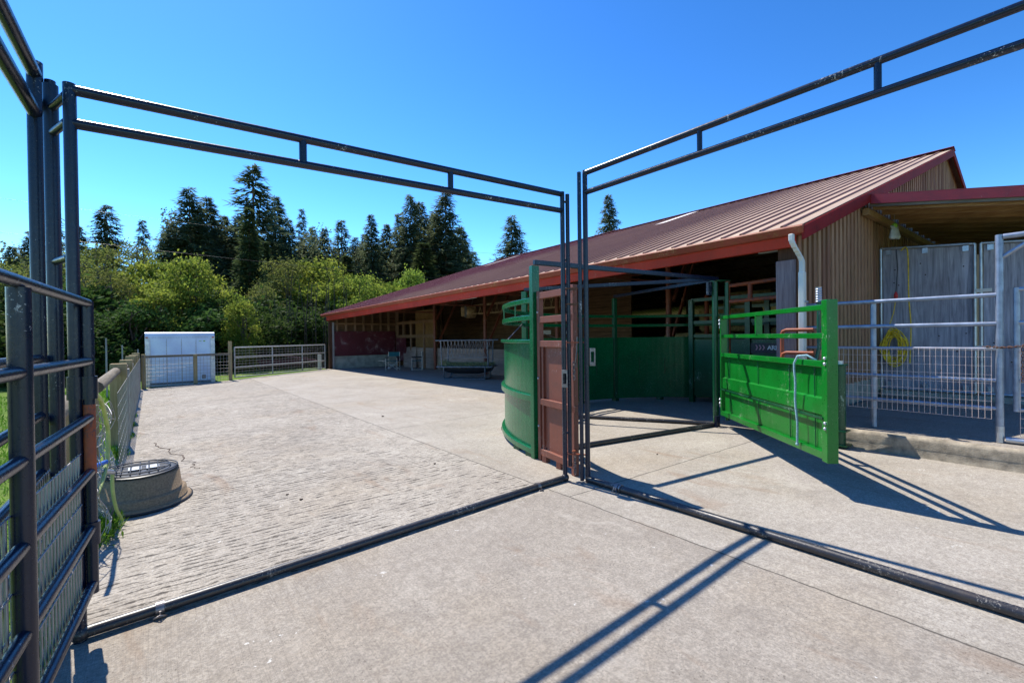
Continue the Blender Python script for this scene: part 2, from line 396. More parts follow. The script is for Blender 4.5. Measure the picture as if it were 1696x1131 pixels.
# ------------------------------------------------------------------ ground
g = MB(); g.add([(-600,-600,-.35),(600,-600,-.35),(600,600,-.35),(-600,600,-.35)], [(0,1,2,3)])
def m_ground():
    n = N('meadow ground')
    c = n.mix(n.ramp(n.noise(.8, 5), .35, .65), (.07,.14,.02), (.14,.20,.04))
    c = n.mix(n.ramp(n.noise(.15, 4), .5, .7), c, (.12,.095,.06))
    return n.fin(c, .95, 0, n.bump(n.noise(14, 5), 1, .05), .1)
MT['ground'] = m_ground()
struct(g.build('ground', 'ground'))
g = MB(); g.add([(-30,-6,-.09),(-.46,-6,-.09),(-.46,19.8,-.09),(2.6,20.9,-.09),(7.3,24.8,-.05),(7.3,60,-.4),(-30,60,-.4)], [(0,1,2,3,4,5,6)])
struct(g.build('grass_field', 'ground'))
g = MB()
pts = [(-.46,3.3),(3.05,3.3),(3.05,20.95),(2.6,20.6),(-.46,19.75)]
g.poly([(x,y,gz(x)-.3) for x,y in pts], (0,0,.3))
struct(g.build('pen_concrete', m_concrete('raked pen concrete', 'raked')))
g = MB()
# fan of concrete beyond the fold and the alley nearer the camera
g.add([(3.05,3.3,0),(3.05,20.95,0),(7.2,24.35,0),(31,24.35,0),(31,2.6,0),(7.27,2.6,0),(7.27,-5,0),(3.05,-5,0)], [(0,1,2,3,4,5,6,7)])
g.add([(3.05,-5,0),(3.05,3.3,0),(-.46,3.3,gz(-.46)),(-.46,1.2,gz(-.46)),(-2.4,-5,gz(-2.4))], [(0,1,2,3,4)])
struct(g.build('alley_concrete', m_concrete('broomed alley concrete', 'broom')))
ck = [(.02,9.05),(.06,8.7),(.18,8.35),(.20,8.0),(.33,7.75),(.30,7.4),(.42,7.2),(.38,6.95),(.46,6.8)]
g = MB(); vs = []
for i, (x, y) in enumerate(ck):
    for j in range(4):
        if i == len(ck)-1 and j: break
        x2, y2 = ck[min(i+1, len(ck)-1)]; u = j/4; xx = x+(x2-x)*u+R.uniform(-.02,.02); yy = y+(y2-y)*u
        ww = .004+.004*R.random(); vs += [(xx-ww, yy, gz(xx)+.004), (xx+ww, yy+.004, gz(xx)+.004)]
g.add(vs, [(2*i,2*i+1,2*i+3,2*i+2) for i in range(len(vs)//2-1)])
struct(g.build('concrete_crack', 'dung'))
# raised slab with rough curb
g = MB(); g.poly([(7.30,-5,.232),(7.30,2.62,.232),(20,2.62,.232),(20,-5,.232)], (0,0,-.25))
struct(g.build('raised_slab', m_concrete('slab concrete', 'slab')))
g = MB()
prof = [(7.315,.236),(7.25,.232),(7.225,.19),(7.235,.10),(7.215,.02),(7.20,-.02)]
ys = [-5+i*.11 for i in range(70)]
vs = []; fs = []
for y in ys:
    for x, z in prof: vs.append((x+R.uniform(-.003,.003), y, z+R.uniform(-.002,.002)))
k = len(prof)
for i in range(len(ys)-1):
    for j in range(k-1): fs.append((i*k+j, i*k+j+1, (i+1)*k+j+1, (i+1)*k+j))
g.add(vs, fs, True); g.poly([(7.315,2.59,.236),(7.2,2.59,-.02),(7.2,2.64,-.02),(7.315,2.64,.236)], (.001,0,0))
struct(g.build('curb', 'curbm'))
# grass tufts left of the pen (uncountable)
g = MB()
for i in range(15000):
    y = R.uniform(1.0, 20); x = -.55-abs(R.gauss(0, 1.8)); 
    if i % 5 == 0: x = -.42+R.uniform(-.10,.09)*(1 if y>4 else .3); 
    if i % 5 == 0 and R.random() < .55 and not (5 < y < 5.7): continue
    h = R.uniform(.03,.12)*(1 if i%5 else .8); a = R.uniform(0, pi); l = R.uniform(-.04,.04)
    z = -.09; ww = .006+.004*(y/8)
    g.add([(x-cos(a)*ww,y-sin(a)*ww,z),(x+cos(a)*ww,y+sin(a)*ww,z),(x+l,y+l*.5,z+h)], [(0,1,2)])
tag(g.build('grass', 'grass'), 'short bright green grass along the left fence line', 'grass', kind='stuff')
g = MB()
for i in range(900):
    cx, cy = R.choice([(-.34,5.0),(-.30,5.15),(-.36,8.4),(-.33,9.8),(-.34,11.2),(-.35,12.5)])
    x = cx+R.gauss(0,.045); y = cy+R.gauss(0,.16); a = R.uniform(0, 2*pi); z = gz(x); h = R.uniform(.02,.11)
    dx, dy = cos(a)*.03, sin(a)*.03
    g.add([(x,y,z),(x+dx+dy*.3,y+dy-dx*.3,z+h*.7),(x+dx*1.6,y+dy*1.6,z+h),(x+dx-dy*.3,y+dy+dx*.3,z+h*.7)], [(0,1,2,3)])
tag(g.build('weeds', 'grass'), 'leafy green weeds growing at the concrete edge', 'weeds', kind='stuff')
for i, (x, y, r) in enumerate([(1.05,5.0,.012),(1.12,4.75,.014),(3.5,8.5,.02),(2.66,4.9,.014),(5.0,3.4,.012)]):
    g = MB(); g.ball((x,y,gz(x)+r*.4), r, 6, .6); g.ball((x+r,y+r*.4,gz(x)+r*.3), r*.7, 6, .6)
    tag(g.build('dung_clod', 'dung'), 'small dark dry dung clod lying on the concrete', 'clod', 'dry dung clods on the concrete')

# ------------------------------------------------------------------ barn
Y0, Y1 = 2.70, 25.15
def sh(x, y, z): return (x-.0134*(y-Y0), y, z-.0116*(y-Y0)*max(0, min(1, z/3.0)))
def rz_(x):   # top of roof at section x
    return 3.12+(x-7.5)*.3374 if x <= 19 else 7.0-(x-19)*.3374
barn = thing('barn', 'long open-fronted red-roofed barn with brown board and batten gable', 'barn', (7.5, Y0, 0))
# ribbed roof
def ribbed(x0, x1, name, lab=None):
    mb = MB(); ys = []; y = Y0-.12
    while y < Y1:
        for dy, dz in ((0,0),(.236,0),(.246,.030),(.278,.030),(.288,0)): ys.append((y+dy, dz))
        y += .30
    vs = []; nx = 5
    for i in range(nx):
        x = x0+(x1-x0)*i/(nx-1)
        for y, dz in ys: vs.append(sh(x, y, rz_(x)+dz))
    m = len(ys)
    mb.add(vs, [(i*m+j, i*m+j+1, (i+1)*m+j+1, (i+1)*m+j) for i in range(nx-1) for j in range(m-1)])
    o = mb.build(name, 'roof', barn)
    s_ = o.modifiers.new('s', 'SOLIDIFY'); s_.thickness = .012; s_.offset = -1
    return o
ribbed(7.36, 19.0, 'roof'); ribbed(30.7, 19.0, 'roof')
mb = MB()
mb.poly([sh(18.8, Y0-.14, 6.99), sh(19, Y0-.14, 7.07), sh(19.2, Y0-.14, 6.99), sh(19,Y0-.14,7.02)], (0,0,0)) if 0 else None
for sg in (-1, 1):
    mb.add([sh(19, Y0-.15, 7.08), sh(19, Y1, 7.08), sh(19+sg*.28, Y1, 6.99), sh(19+sg*.28, Y0-.15, 6.99)], [(0,1,2,3)])
mb.build('ridge_cap', 'trim', barn)
for a, b in ((10.3,10.75),(13.2,14.7),(21.9,22.6)):
    mb = MB(); mb.add([sh(15.9,a,rz_(15.9)+.04), sh(15.9,b,rz_(15.9)+.04), sh(18.4,b,rz_(18.4)+.045), sh(18.4,a,rz_(18.4)+.045)], [(0,1,2,3)])
    if a != 13.2: mb.build('skylight', 'skyl', barn)
# gutter + red header
mb = MB(); gp = [(7.50,3.075),(7.34,3.075),(7.325,3.05),(7.335,3.03),(7.37,2.965),(7.385,2.95),(7.50,2.95)]
mb.add([sh(x, y, z) for y in (Y0-.14, Y1) for x, z in gp], [(j, j+1, j+8, j+7) for j in range(6)]+[(0,7,13,6)]+[tuple(range(7)), tuple(range(13,6,-1))])
mb.build('gutter', 'gutter', barn)
HB = 2.70
mb = MB(); mb.add([sh(*p) for p in [(7.42,Y0,2.785),(7.50,Y0,2.785),(7.50,Y1-.7,HB),(7.42,Y1-.7,HB),(7.42,Y0,2.947),(7.50,Y0,2.947),(7.50,Y1-.7,2.947),(7.42,Y1-.7,2.947)]],
    [(0,3,2,1),(4,5,6,7),(0,1,5,4),(1,2,6,5),(2,3,7,6),(3,0,4,7)])
mb.build('header_beam', 'red', barn)
# rake trim at near gable
mb = MB()
for xa, xb in ((7.38,19.0),(19.0,30.7)):
    a = Vector((xa, Y0-.15, rz_(xa)-.02)); b = Vector((xb, Y0-.15, rz_(xb)-.02))
    mb.add([a,b,b-Vector((0,0,.20)),a-Vector((0,0,.20)),a+Vector((0,.035,0)),b+Vector((0,.035,0)),b+Vector((0,.035,-.20)),a+Vector((0,.035,-.20))],
        [(0,1,2,3),(7,6,5,4),(0,4,5,1),(1,5,6,2),(2,6,7,3),(3,7,4,0)])
mb.build('rake_trim', 'rake', barn)
# soffit shade board
# gable wall with battens
mb = MB(); gy = Y0+.06
mb.poly([(7.6,gy,.60),(30,gy,.60),(30,gy,rz_(30)-.04),(19,gy,6.94),(7.6,gy,rz_(7.6)-.04)], (0,.04,0))
gable = mb.build('gable_wall', 'board', barn)
mb = MB(); x = 7.66
while x < 29.9:
    z1 = rz_(x+(.03 if x > 19 else 0))-.06
    ww = .110+R.uniform(-.008,.008)
    mb.box(x, x+ww, gy-.032, gy-.001, .585+R.uniform(-.01,.01), z1)
    x += .205
mb.build('batten', 'batten', gable, 'brown vertical battens')['kind'] = 'stuff'
mb = MB(); mb.box(7.62, 20, gy-.02, gy+.16, .0, .598)
mb.build('foundation', 'found', barn)
# corner pillar
mb = MB(); mb.box(7.50, 7.60, Y0+.03, Y0+.25, 0, 2.94)
mb.build('corner_pillar', 'board', barn)
mb = MB(); mb.box(7.47, 7.497, Y0+.005, Y0+.27, 0.02, 2.60)
mb.build('pillar_sheathing', 'pillar', barn)
# downspout
mb = MB()
def rect_tube(mb, pts, w, d):
    vs = []
    for p in pts: vs += [(p[0]-w/2,p[1]-d/2,p[2]),(p[0]+w/2,p[1]-d/2,p[2]),(p[0]+w/2,p[1]+d/2,p[2]),(p[0]-w/2,p[1]+d/2,p[2])]
    fs = [(i*4+j, i*4+(j+1)%4, i*4+4+(j+1)%4, i*4+4+j) for i in range(len(pts)-1) for j in range(4)]
    mb.add(vs, fs+[(3,2,1,0), tuple(range(len(vs)-4, len(vs)))])
P = [(7.22,2.66,2.93),(7.22,2.66,2.86)]
for i in range(13):
    t = i/12; P.append((7.22+.21*(3*t*t-2*t**3), 2.66-.06*t, 2.84-.30*t+(.010 if i%2 else 0)))
rect_tube(mb, P, .07, .065)
rect_tube(mb, [(7.43,2.60,2.55),(7.43,2.60,2.38)], .072, .065)
rect_tube(mb, [(7.43,2.60,2.40),(7.43,2.60,.40)], .092, .08)
dsp = mb.build('downspout', 'whitem', barn, bevel=.012)
mb = MB(); mb.box(7.36,7.50,2.545,2.552,1.95,1.98); mb.build('strap', 'galv', dsp)
# far end: corner post, end wall
ex = 7.2
mb = MB(); mb.box(ex-.05, ex+.09, 24.05, 24.2, 0, 2.40); mb.build('corner_post', 'board', barn, 'reddish corner post at far end')
mb = MB(); mb.box(ex+.09, ex+.19, 24.06, 24.2, 0, 2.38); mb.build('corner_post', 'greyboard', barn)
mb = MB(); mb.box(ex+.12, 10.9, 24.2, 24.4, 0, .64); mb.build('end_footing', 'found', barn)
mb = MB(); mb.box(ex+.2, 10.75, 24.15, 24.2, .65, 1.93); mb.build('end_panel', 'burg', barn, 'burgundy painted lower wall panel')
mb = MB(); i = 0
x = 7.55
while x < 18.5:
    mb2 = MB(); mb2.box(x, x+.09, 24.2, 24.32, .65, rz_(x)-.5); mb2.build('wall_stud', 'stud', barn); x += .47 if x < 11 else 1.2
mb = MB(); x0 = ex-.02
mb.poly([(ex,24.42,.0),(30,24.42,.0),(30,24.42,rz_(30)-.5),(18.7,24.42,6.4),(ex,24.42,2.62)], (0,.03,0))
mb.build('end_wall', 'darkwall', barn)
mb = MB(); mb.box(ex+.2, 10.9, 24.12, 24.17, 2.28, 2.36); mb.build('end_girt', 'timber', barn)
# back wall and purlins
mb = MB(); mb.box(29.5, 29.54, Y0+.2, 24.4, 0, 2.9); mb.build('back_wall', 'darkwall', barn)
mb = MB()
for x in (8.2,9.0,9.8,10.6,11.4,12.2,13.0,13.8,14.6,15.4,16.2,17.0,17.8,18.6,19.6,20.6,21.6,22.6,23.6,24.6,25.6,26.6,27.6,28.6):
    a = sh(x, Y0+.12, rz_(x)-.075); b = sh(x, Y1-.75, rz_(x)-.075)
    mb.bar(a, b, .05, .13)
mb.build('purlins', 'timber', barn)['kind'] = 'stuff'
for xa, xb in ((7.45,18.98),(30.5,19.02)):
    mb = MB(); mb.add([sh(xa,Y0+.1,rz_(xa)-.012), sh(xb,Y0+.1,rz_(xb)-.012), sh(xb,Y1-.1,rz_(xb)-.012), sh(xa,Y1-.1,rz_(xa)-.012)], [(0,1,2,3)]); mb.build('roof_lining', 'osb2', barn)
# interior posts + trusses + lights
PY = [6.95, 11.2, 15.45, 19.7]
for y in PY:
    mb = MB(); mb.tube([(10.8,y,0),(10.8,y,3.95)], .075, 10); mb.build('interior_post', 'brown', barn)
    mb = MB(); mb.box(18.9,19.08,y-.09,y+.09,0,6.4); mb.build('interior_post', 'timber', barn)
    mb = MB(); lo, hi = [], []
    for k in range(13):
        x = 7.7+k*.93; zt = sh(x,y,rz_(x))[2]-.20; zb = zt-.05-.50*min(1,(k+.3)/2.2); hi.append((x,y,zt)); lo.append((x,y,zb))
    for k in range(12):
        mb.bar(hi[k],hi[k+1],.05,.05); mb.bar(lo[k],lo[k+1],.05,.05)
        mb.bar(lo[k],hi[k+1],.03,.03); mb.bar(hi[k],lo[k],.03,.03)
    mb.build('roof_truss', 'brown', barn)
    mb = MB(); mb.bar((10.85,y+.1,.9),(12.3,y+.1,3.7),.05,.09); mb.bar((10.85,y-.1,2.4),(11.7,y-.1,3.9),.05,.09); mb.build('knee_brace', 'brown', barn)
    mb = MB(); mb.bar((7.75,y,sh(7.75,y,2.92)[2]),(10.9,y,sh(10.9,y,2.95)[2]),.03,.05); mb.build('tie_rod', 'brown', barn)
# feed wall and stall partition on the X=10.8 line
mb = MB(); mb.box(10.92, 11.0, 3.6, 23.4, 0, 1.03)
fwl = mb.build('feed_wall', 'feedw', barn, 'scuffed pale board feed wall')
mb = MB(); mb.add([(10.60,22.75,0),(10.9,23.5,1.06),(10.9,21.9,1.06),(10.75,21.6,0)], [(0,1,2,3)]); mb.build('kick_board', 'feedw', barn)
mb = MB(); mb.box(10.80,10.84,22.95,24.14,.3,1.62); mb.build('partition_panel', 'burg', barn)
mb = MB(); mb.box(10.93,10.96,19.75,22.0,1.05,2.95); mb.build('partition_panel', 'osb', barn, 'tan sheet board behind the stall rails')
for z in (1.55, 2.28): mb = MB(); mb.box(10.78,10.84,19.7,24.05,z,z+.15); mb.build('stall_rail', 'timber', barn)
for y in (20.9,22.4,23.3,24.05): mb = MB(); mb.box(10.845,10.93,y,y+.1,0,2.5 if y<24 else 3.3); mb.build('stall_post', 'stud', barn)
mb = MB(); mb.box(13.9,13.95,10.5,24.3,0,4.4); mb.build('inner_wall', 'darkwall', barn, 'dark brown horizontal boards deep inside')
mb = MB(); mb.box(13.87,13.895,14.8,15.5,1.62,1.80); mb.build('notice_card', 'white', barn)
mb = MB(); mb.box(13.87,13.895,13.4,14.1,1.62,1.80); mb.build('notice_card', 'white', barn)
# fluorescent lamps
for (x, ya, yb, z) in ((9.0,18.0,20.5,2.90),(9.0,13.35,15.55,2.93),(9.1,3.55,3.95,3.05)):
    f = thing('strip_light', {18.0:'long white strip light under barn eave above the left folding chair',13.35:'long white strip light above hay feeder',3.55:'short white strip light near the grey corner pillar'}[ya], 'lamp', (x,(ya+yb)/2,z), 'strip lights under the barn roof')
    mb = MB(); mb.box(x-.06,x+.06,ya,yb,z+.02,z+.07); mb.build('housing', 'whitem', f)
    mb = MB(); mb.tube([(x,ya+.03,z),(x,yb-.03,z)], .03, 8); mb.build('tube', 'lens', f)
    mb = MB()
    for yy in (ya+.1,yb-.1): mb = MB(); mb.tube([(x,yy,z+.07),(x,yy,rz_(x)-.35)], .006, 5); mb.build('hanger', 'chrome', f)
# lean-to roof on the gable
lt = thing('lean_to_roof', 'low lean-to roof with dark red metal edge on the barn gable', 'roof', (10.6, 2.6, 4.0))
def lz(y): return 4.09-.178*(2.6-y)
def slab(mb, x0, x1, ya, yb, dz0, dz1):
    mb.add([(x0,ya,lz(ya)+dz0),(x1,ya,lz(ya)+dz0),(x1,yb,lz(yb)+dz0),(x0,yb,lz(yb)+dz0),(x0,ya,lz(ya)+dz1),(x1,ya,lz(ya)+dz1),(x1,yb,lz(yb)+dz1),(x0,yb,lz(yb)+dz1)],
        [(0,3,2,1),(4,5,6,7),(0,1,5,4),(1,2,6,5),(2,3,7,6),(3,0,4,7)])
ya, yb = -4.6, 2.56
mb = MB(); slab(mb, 10.66, 20, ya, yb, -.06, -.035); mb.build('roof_deck', 'board', lt)
mb = MB(); slab(mb, 10.62, 20, ya, yb, -.031, -.012); mb.build('metal_sheet', 'trim', lt)
mb = MB(); slab(mb, 10.585, 10.615, ya, yb, -.165, 0.0); slab(mb, 10.585, 10.74, ya, yb, 0.003, .012); mb.build('metal_edge', 'trim', lt, 'shiny dark red metal edge')
mb = MB(); slab(mb, 10.62, 10.655, ya, yb, -.215, -.064); mb.build('edge_board', 'railw', lt)
x = 10.75; i = 0
while x < 19:
    mb = MB(); slab(mb, x, x+(.09 if i == 0 else .05), ya, yb, -.25, -.064); mb.build('rafter', 'raft', lt)
    x += .62; i += 1
mb = MB(); mb.box(10.66, 19, 2.60, 2.70, 3.74, 3.86); mb.build('ledger', 'raft', lt)

# ------------------------------------------------------------------ grey plywood gates under lean-to
def ply_gate(ya, yb, lab):
    X = 11.85
    t = thing('plywood_gate', lab, 'gate', (X,(ya+yb)/2,.23), 'grey plywood gates under the lean-to')
    def zt(y): return 3.06+.085*(y-.7)
    mb = MB(); mb.poly([(X+.02,ya+.03,.40),(X+.02,yb-.03,.40),(X+.02,yb-.03,zt(yb)-.03),(X+.02,ya+.03,zt(ya)-.03)],(.018,0,0)); mb.build('plywood_sheet', 'graywood', t)
    mb = MB(); r = .027; x = X-.01
    mb.tube([(x,ya,.38),(x,yb,.38)], r); mb.tube([(x,ya,zt(ya)),(x,yb,zt(yb))], r)
    mb.tube([(x,ya,.38),(x,ya,zt(ya))], r); mb.tube([(x,yb,.38),(x,yb,zt(yb))], r)
    mb.build('pipe_frame', 'galv', t)
    n = int((yb-ya)/.55)+1
    for i in range(n):
        y = ya+.12+i*(yb-ya-.24)/(n-1)
        for z in (zt(y)-.08,.46): mb = MB(); mb.box(x-.012,x+.028,y-.04,y+.04,z-.05,z+.05); mb.build('clip', 'galv', t)
    for z in (2.25,1.22):
        mb = MB(); mb.box(x-.04,x-.028,yb-.14,yb+.06,z-.03,z+.03)
        if yb < 2: mb.build('hinge_plate', 'whitem', t)
    for k in range(14):
        mb = MB(); yy = R.uniform(ya+.1,yb-.1); zz = R.uniform(.6,2.9); mb.ball((X+.018,yy,zz), .012, 5); mb.build('knot_hole', 'dung', t)
    return t
ply_gate(1.32, 2.69, 'tall grey plywood gate with coiled yellow hose hung before it')
ply_gate(-.35, 1.24, 'tall grey plywood gate right of the hose gate, behind the pipe post')
ply_gate(-3.2, -.42, 'tall grey plywood gate at the right edge of the yard')
mb = MB(); mb.box(11.78,12.1,-4,2.68,.22,.335); struct(mb.build('gate_kerb','found'))
# hose coil
t = thing('hose_coil', 'coil of yellow hose hanging on the plywood gate', 'hose', (11.65,2.46,1.2))
mb = MB()
for k in range(20):
    cy, cz = 2.46+R.uniform(-.03,.03), 1.21+R.uniform(-.07,.05); ry, rz2 = R.uniform(.10,.20), R.uniform(.24,.37); dx = R.uniform(-.04,.04)
    mb.tube([(11.70+dx+.02*sin(a*3+k), cy+ry*cos(a), cz+rz2*sin(a)) for a in [2*pi*i/28 for i in range(29)]], .0085, 6, False)
mb.build('loops', 'yel', t)
mb = MB(); mb.tube([(11.83,2.46,1.58),(11.70,2.46,1.58),(11.67,2.46,1.63)], .01, 6); mb.build('hook', 'chrome', t)
t = thing('electric_cable', 'yellow and black cord with red plug hanging above the hose coil', 'cable', (11.72,2.44,2.2))
mb = MB(); mb.tube([(11.80,2.43,3.17),(11.78,2.41,2.8),(11.74,2.43,2.29)], .007, 6); mb.build('black_lead', 'black', t)
mb = MB(); mb.tube(smooth([(11.74,2.43,2.2),(11.74,2.47,1.9),(11.73,2.55,1.6)]), .008, 6)
mb.tube(smooth([(11.80,2.36,3.14),(11.76,2.28,3.19),(11.74,2.24,3.0),(11.76,2.235,2.2),(11.74,2.20,1.6),(11.74,2.22,.9)]), .011, 6); mb.build('yellow_lead', 'yel', t)
mb = MB(); mb.lathe([(.018,-.06),(.033,-.05),(.033,.02),(.02,.05),(.012,.07)], (11.74,2.43,2.25), 12); mb.build('plug', 'redp', t)
# fly trap bag
t = thing('fly_trap', 'clear fly trap bag with green cap hanging under the lean-to', 'fly trap', (11.5,2.4,3.5))
mb = MB(); vs = []
for i, (wd, dp, z) in enumerate([(.02,.01,3.60),(.10,.015,3.60),(.085,.03,3.57),(.065,.05,3.53),(.08,.065,3.45),(.10,.07,3.38),(.09,.05,3.345),(.02,.02,3.34)]):
    for j in range(14): a = 2*pi*j/14; vs.append((11.52+wd*1.25*cos(a)*.9, 2.4+(wd*.8*cos(a)*-.5)+dp*sin(a), z+.006*sin(3*a+i)))
mb.add(vs, [(i*14+j, i*14+(j+1)%14, (i+1)*14+(j+1)%14, (i+1)*14+j) for i in range(7) for j in range(14)], True)
MT['bag'] = m_plain('cloudy plastic bag', (.42,.45,.40), .3, 0, .3, 12); mb.build('bag', 'bag', t)
mb = MB(); mb.lathe([(.03,3.56),(.05,3.60),(.04,3.64),(.02,3.66)], (11.52,2.4,0), 12); MT['lime'] = m_plain('lime cap', (.25,.5,.05), .5); mb.build('cap', 'lime', t)
mb = MB(); mb.tube([(11.52,2.4,3.66),(11.5,2.4,3.92)], .004, 5); mb.build('string', 'wire', t)

# ------------------------------------------------------------------ front galvanised fence (X=7.6)
t = thing('pipe_fence', 'blue-grey pipe fence on the raised slab beside green gate', 'fence', (7.6,.65,.23))
for z, r in ((1.92,.026),(1.59,.026),(1.30,.022),(.94,.022),(.62,.022)):
    mb = MB(); mb.tube([(7.6,.66,z),(7.6,2.62,z)], r); mb.build('rail', 'galvdull', t)
mb = MB(); mb.tube([(7.6,.65,.24),(7.6,.65,2.60)], .034, 14); mb.build('post', 'galvdull', t)
mb = MB(); mb.tube([(7.6,.65,.236),(7.6,.65,.42)], .037, 14); mb.build('post_sleeve', 'galv', t)
mb = MB(); mb.tube([(7.64,1.82,.24),(7.64,1.82,1.94)], .034, 12); mb.build('post', 'galvdull', t)
mb = MB(); vmesh(mb, 7.555, .71, 2.45, .50, 1.31, .052, .1, .0028); mb.build('wire_mesh', 'whwire', t)
t = thing('pipe_gate', 'blue-grey pipe gate with wire mesh at the right picture edge', 'gate', (7.6,.5,.23))
for z, r in ((1.97,.024),(1.60,.024),(1.28,.02),(.95,.02),(.62,.02)):
    mb = MB(); mb.tube([(7.62,.52,z),(7.62,-2.6,z)], r); mb.build('rail', 'galvdull', t)
mb = MB(); mb.tube([(7.62,.52,.60),(7.62,.52,1.99)], .028, 12); mb.build('upright', 'galvdull', t)
mb = MB(); mb.tube([(7.62,-2.6,.30),(7.62,-2.6,1.99)], .028, 12); mb.build('upright', 'galvdull', t)
mb = MB(); vmesh(mb, 7.58, .49, -2.5, .33, 1.33, .052, .1, .0028); mb.build('wire_mesh', 'whwire', t)
t = thing('overhead_frame', 'blue-grey overhead pipe with diagonal brace at right picture edge', 'frame', (7.6,.6,.23))
mb = MB(); mb.tube([(7.6,.62,2.575),(7.6,-2.7,2.62)], .03, 12); mb.build('top_pipe', 'galvdull', t)
mb = MB(); mb.tube([(7.6,.63,2.34),(7.6,.32,2.57)], .022, 8); mb.build('brace', 'galvdull', t)
mb = MB(); mb.tube([(7.6,.60,.275),(7.6,-2.7,.275)], .036, 12); mb.build('floor_pipe', 'galv', t)
mb = MB(); mb.tube([(7.6,-2.72,.24),(7.6,-2.72,2.64)], .034, 12); mb.build('post', 'galvdull', t)
t = thing('chain', 'rusty chain looped round the blue-grey gate post', 'chain', (7.6,.62,1.3))
mb = MB()
for i in range(16):
    u = i/15; y = .76-.42*u; z = 1.33-.03*sin(pi*u)+.05*u; a = (i%2)*pi/2
    c = Vector((7.55,y,z)); e = Vector((0,-.022,0)); s2 = Vector((cos(a),0,sin(a)))*.009
    mb.tube([c-e-s2*.4,c-e*.6+s2,c+e*.6+s2,c+e,c+e*.6-s2,c-e*.6-s2,c-e-s2*.4], .0045, 5, False)
for i in range(12):
    z = 1.33-i*.034; c = Vector((7.56,.47,z)); a = (i%2)*pi/2; s2 = Vector((cos(a),sin(a),0))*.009; e = Vector((0,0,.02))
    mb.tube([c-e,c-e*.6+s2,c+e*.6+s2,c+e,c+e*.6-s2,c-e*.6-s2,c-e], .0045, 5, False)
mb.build('links', 'chain', t)

# ------------------------------------------------------------------ dark pipe bow frames
pr = .027
f = thing('bow_frame', 'tall dark blue pipe gate frame spanning the pen entrance at left', 'frame', (1.5,3.35,0))
Lx, Ly, Lz = -.315, 3.33, gz(-.315)
Cx, Cy = 3.37, 3.40
for nm, pts, r in (('post', [(Lx,Ly,Lz),(Lx,Ly,2.86)], .028), ('post', [(Cx,Cy,0),(Cx,Cy,3.0)], .024),
                   ('top_rail', [(Lx,Ly,2.83),(Cx,Cy,2.975)], pr), ('lower_rail', [(Lx,Ly,2.655),(Cx,Cy,2.805)], pr)):
    mb = MB(); mb.tube(pts, r, 14); mb.build(nm, 'navy', f)
for x in (.84, 2.02):
    u = (x-Lx)/(Cx-Lx); y = Ly+u*(Cy-Ly)
    mb = MB(); mb.tube([(x,y,2.66+u*.15),(x,y,2.83+u*.145)], .025, 10); mb.build('spacer', 'navy', f)
mb = MB(); mb.tube([(Lx,Ly,Lz+.04),(Cx,Cy,.035)], .031, 14); mb.build('floor_pipe', 'floorpipe', f)
mb = MB(); mb.ball((Lx,Ly,Lz+.04),.044,8); mb.build('elbow', 'floorpipe', f)
mb = MB(); mb.ball((Cx,Cy,.035),.042,8); mb.build('elbow', 'floorpipe', f)
for x, nm in ((.02,'strap'),(2.98,'strap')):
    u = (x-Lx)/(Cx-Lx); y = Ly+u*(Cy-Ly); z = Lz+.04-u*(Lz+.005)
    mb = MB(); mb.tube([(x-.02,y,z),(x+.02,y,z)], .039, 12); mb.build(nm, 'chrome', f)
    mb = MB(); mb.tube([(x-.03,y-.05,z-.03),(x,y-.075,z-.01),(x+.03,y-.05,z-.03),(x,y-.045,z-.03),(x-.03,y-.05,z-.03)], .006, 6); mb.tube([(x,y-.05,z-.03),(x,y-.05,z+.005)], .006, 6); mb.build('shackle', 'chrome', f)
# post pair beside it
mb = MB(); mb.tube([(Cx+.055,Cy-.02,.15),(Cx+.055,Cy-.02,2.98)], .022, 12); mb.build('gate_jamb', 'navy', f)
for z in (.5,1.1,2.3,2.9): mb = MB(); mb.tube([(Cx,Cy,z),(Cx+.055,Cy-.02,z)], .012, 6); mb.build('spacer', 'navy', f)
g2 = thing('bow_frame', 'tall dark blue pipe gate frame running along the right side of the alley', 'frame', (3.52,1,0))
Rx, Ry = 3.52, 3.22
for nm, pts, r in (('post', [(Rx,Ry,0),(Rx,Ry,3.20)], .026), ('post', [(4.01,-2.2,0),(4.01,-2.2,3.42)], .03),
                   ('top_rail', [(Rx,Ry,3.175),(4.01,-2.2,3.383)], pr), ('lower_rail', [(Rx,Ry,2.975),(4.01,-2.2,3.165)], pr)):
    mb = MB(); mb.tube(pts, r, 14); mb.build(nm, 'navy', g2)
for y in (2.03,.86,-.4): q_ = (Ry-y)/(Ry+2.2); xq = Rx+.49*q_; mb = MB(); mb.tube([(xq,y,2.975+.19*q_),(xq,y,3.175+.208*q_)], .022, 10); mb.build('spacer', 'navy', g2)
mb = MB(); mb.tube([(Rx,Ry,.035),(3.53,.2,.035),(3.6,-2.2,.035)], .033, 14); mb.build('floor_pipe', 'floorpipe', g2)
mb = MB(); mb.tube([(Rx-.055,Ry+.03,.02),(Rx-.055,Ry+.03,3.18)], .021, 12); mb.build('gate_jamb', 'navy', g2)
mb = MB(); mb.tube([(Rx,2.86,.035),(Rx,2.82,.035)], .042, 12); mb.tube([(Rx,2.81,.035),(Rx,2.79,.035)], .042, 12); mb.build('strap', 'chrome', g2)
mb = MB(); mb.tube([(Rx-.05,2.84,.05),(Rx-.08,2.84,.02),(Rx-.07,2.80,.01),(Rx-.05,2.82,.05)], .006, 6); mb.build('shackle', 'chrome', g2)
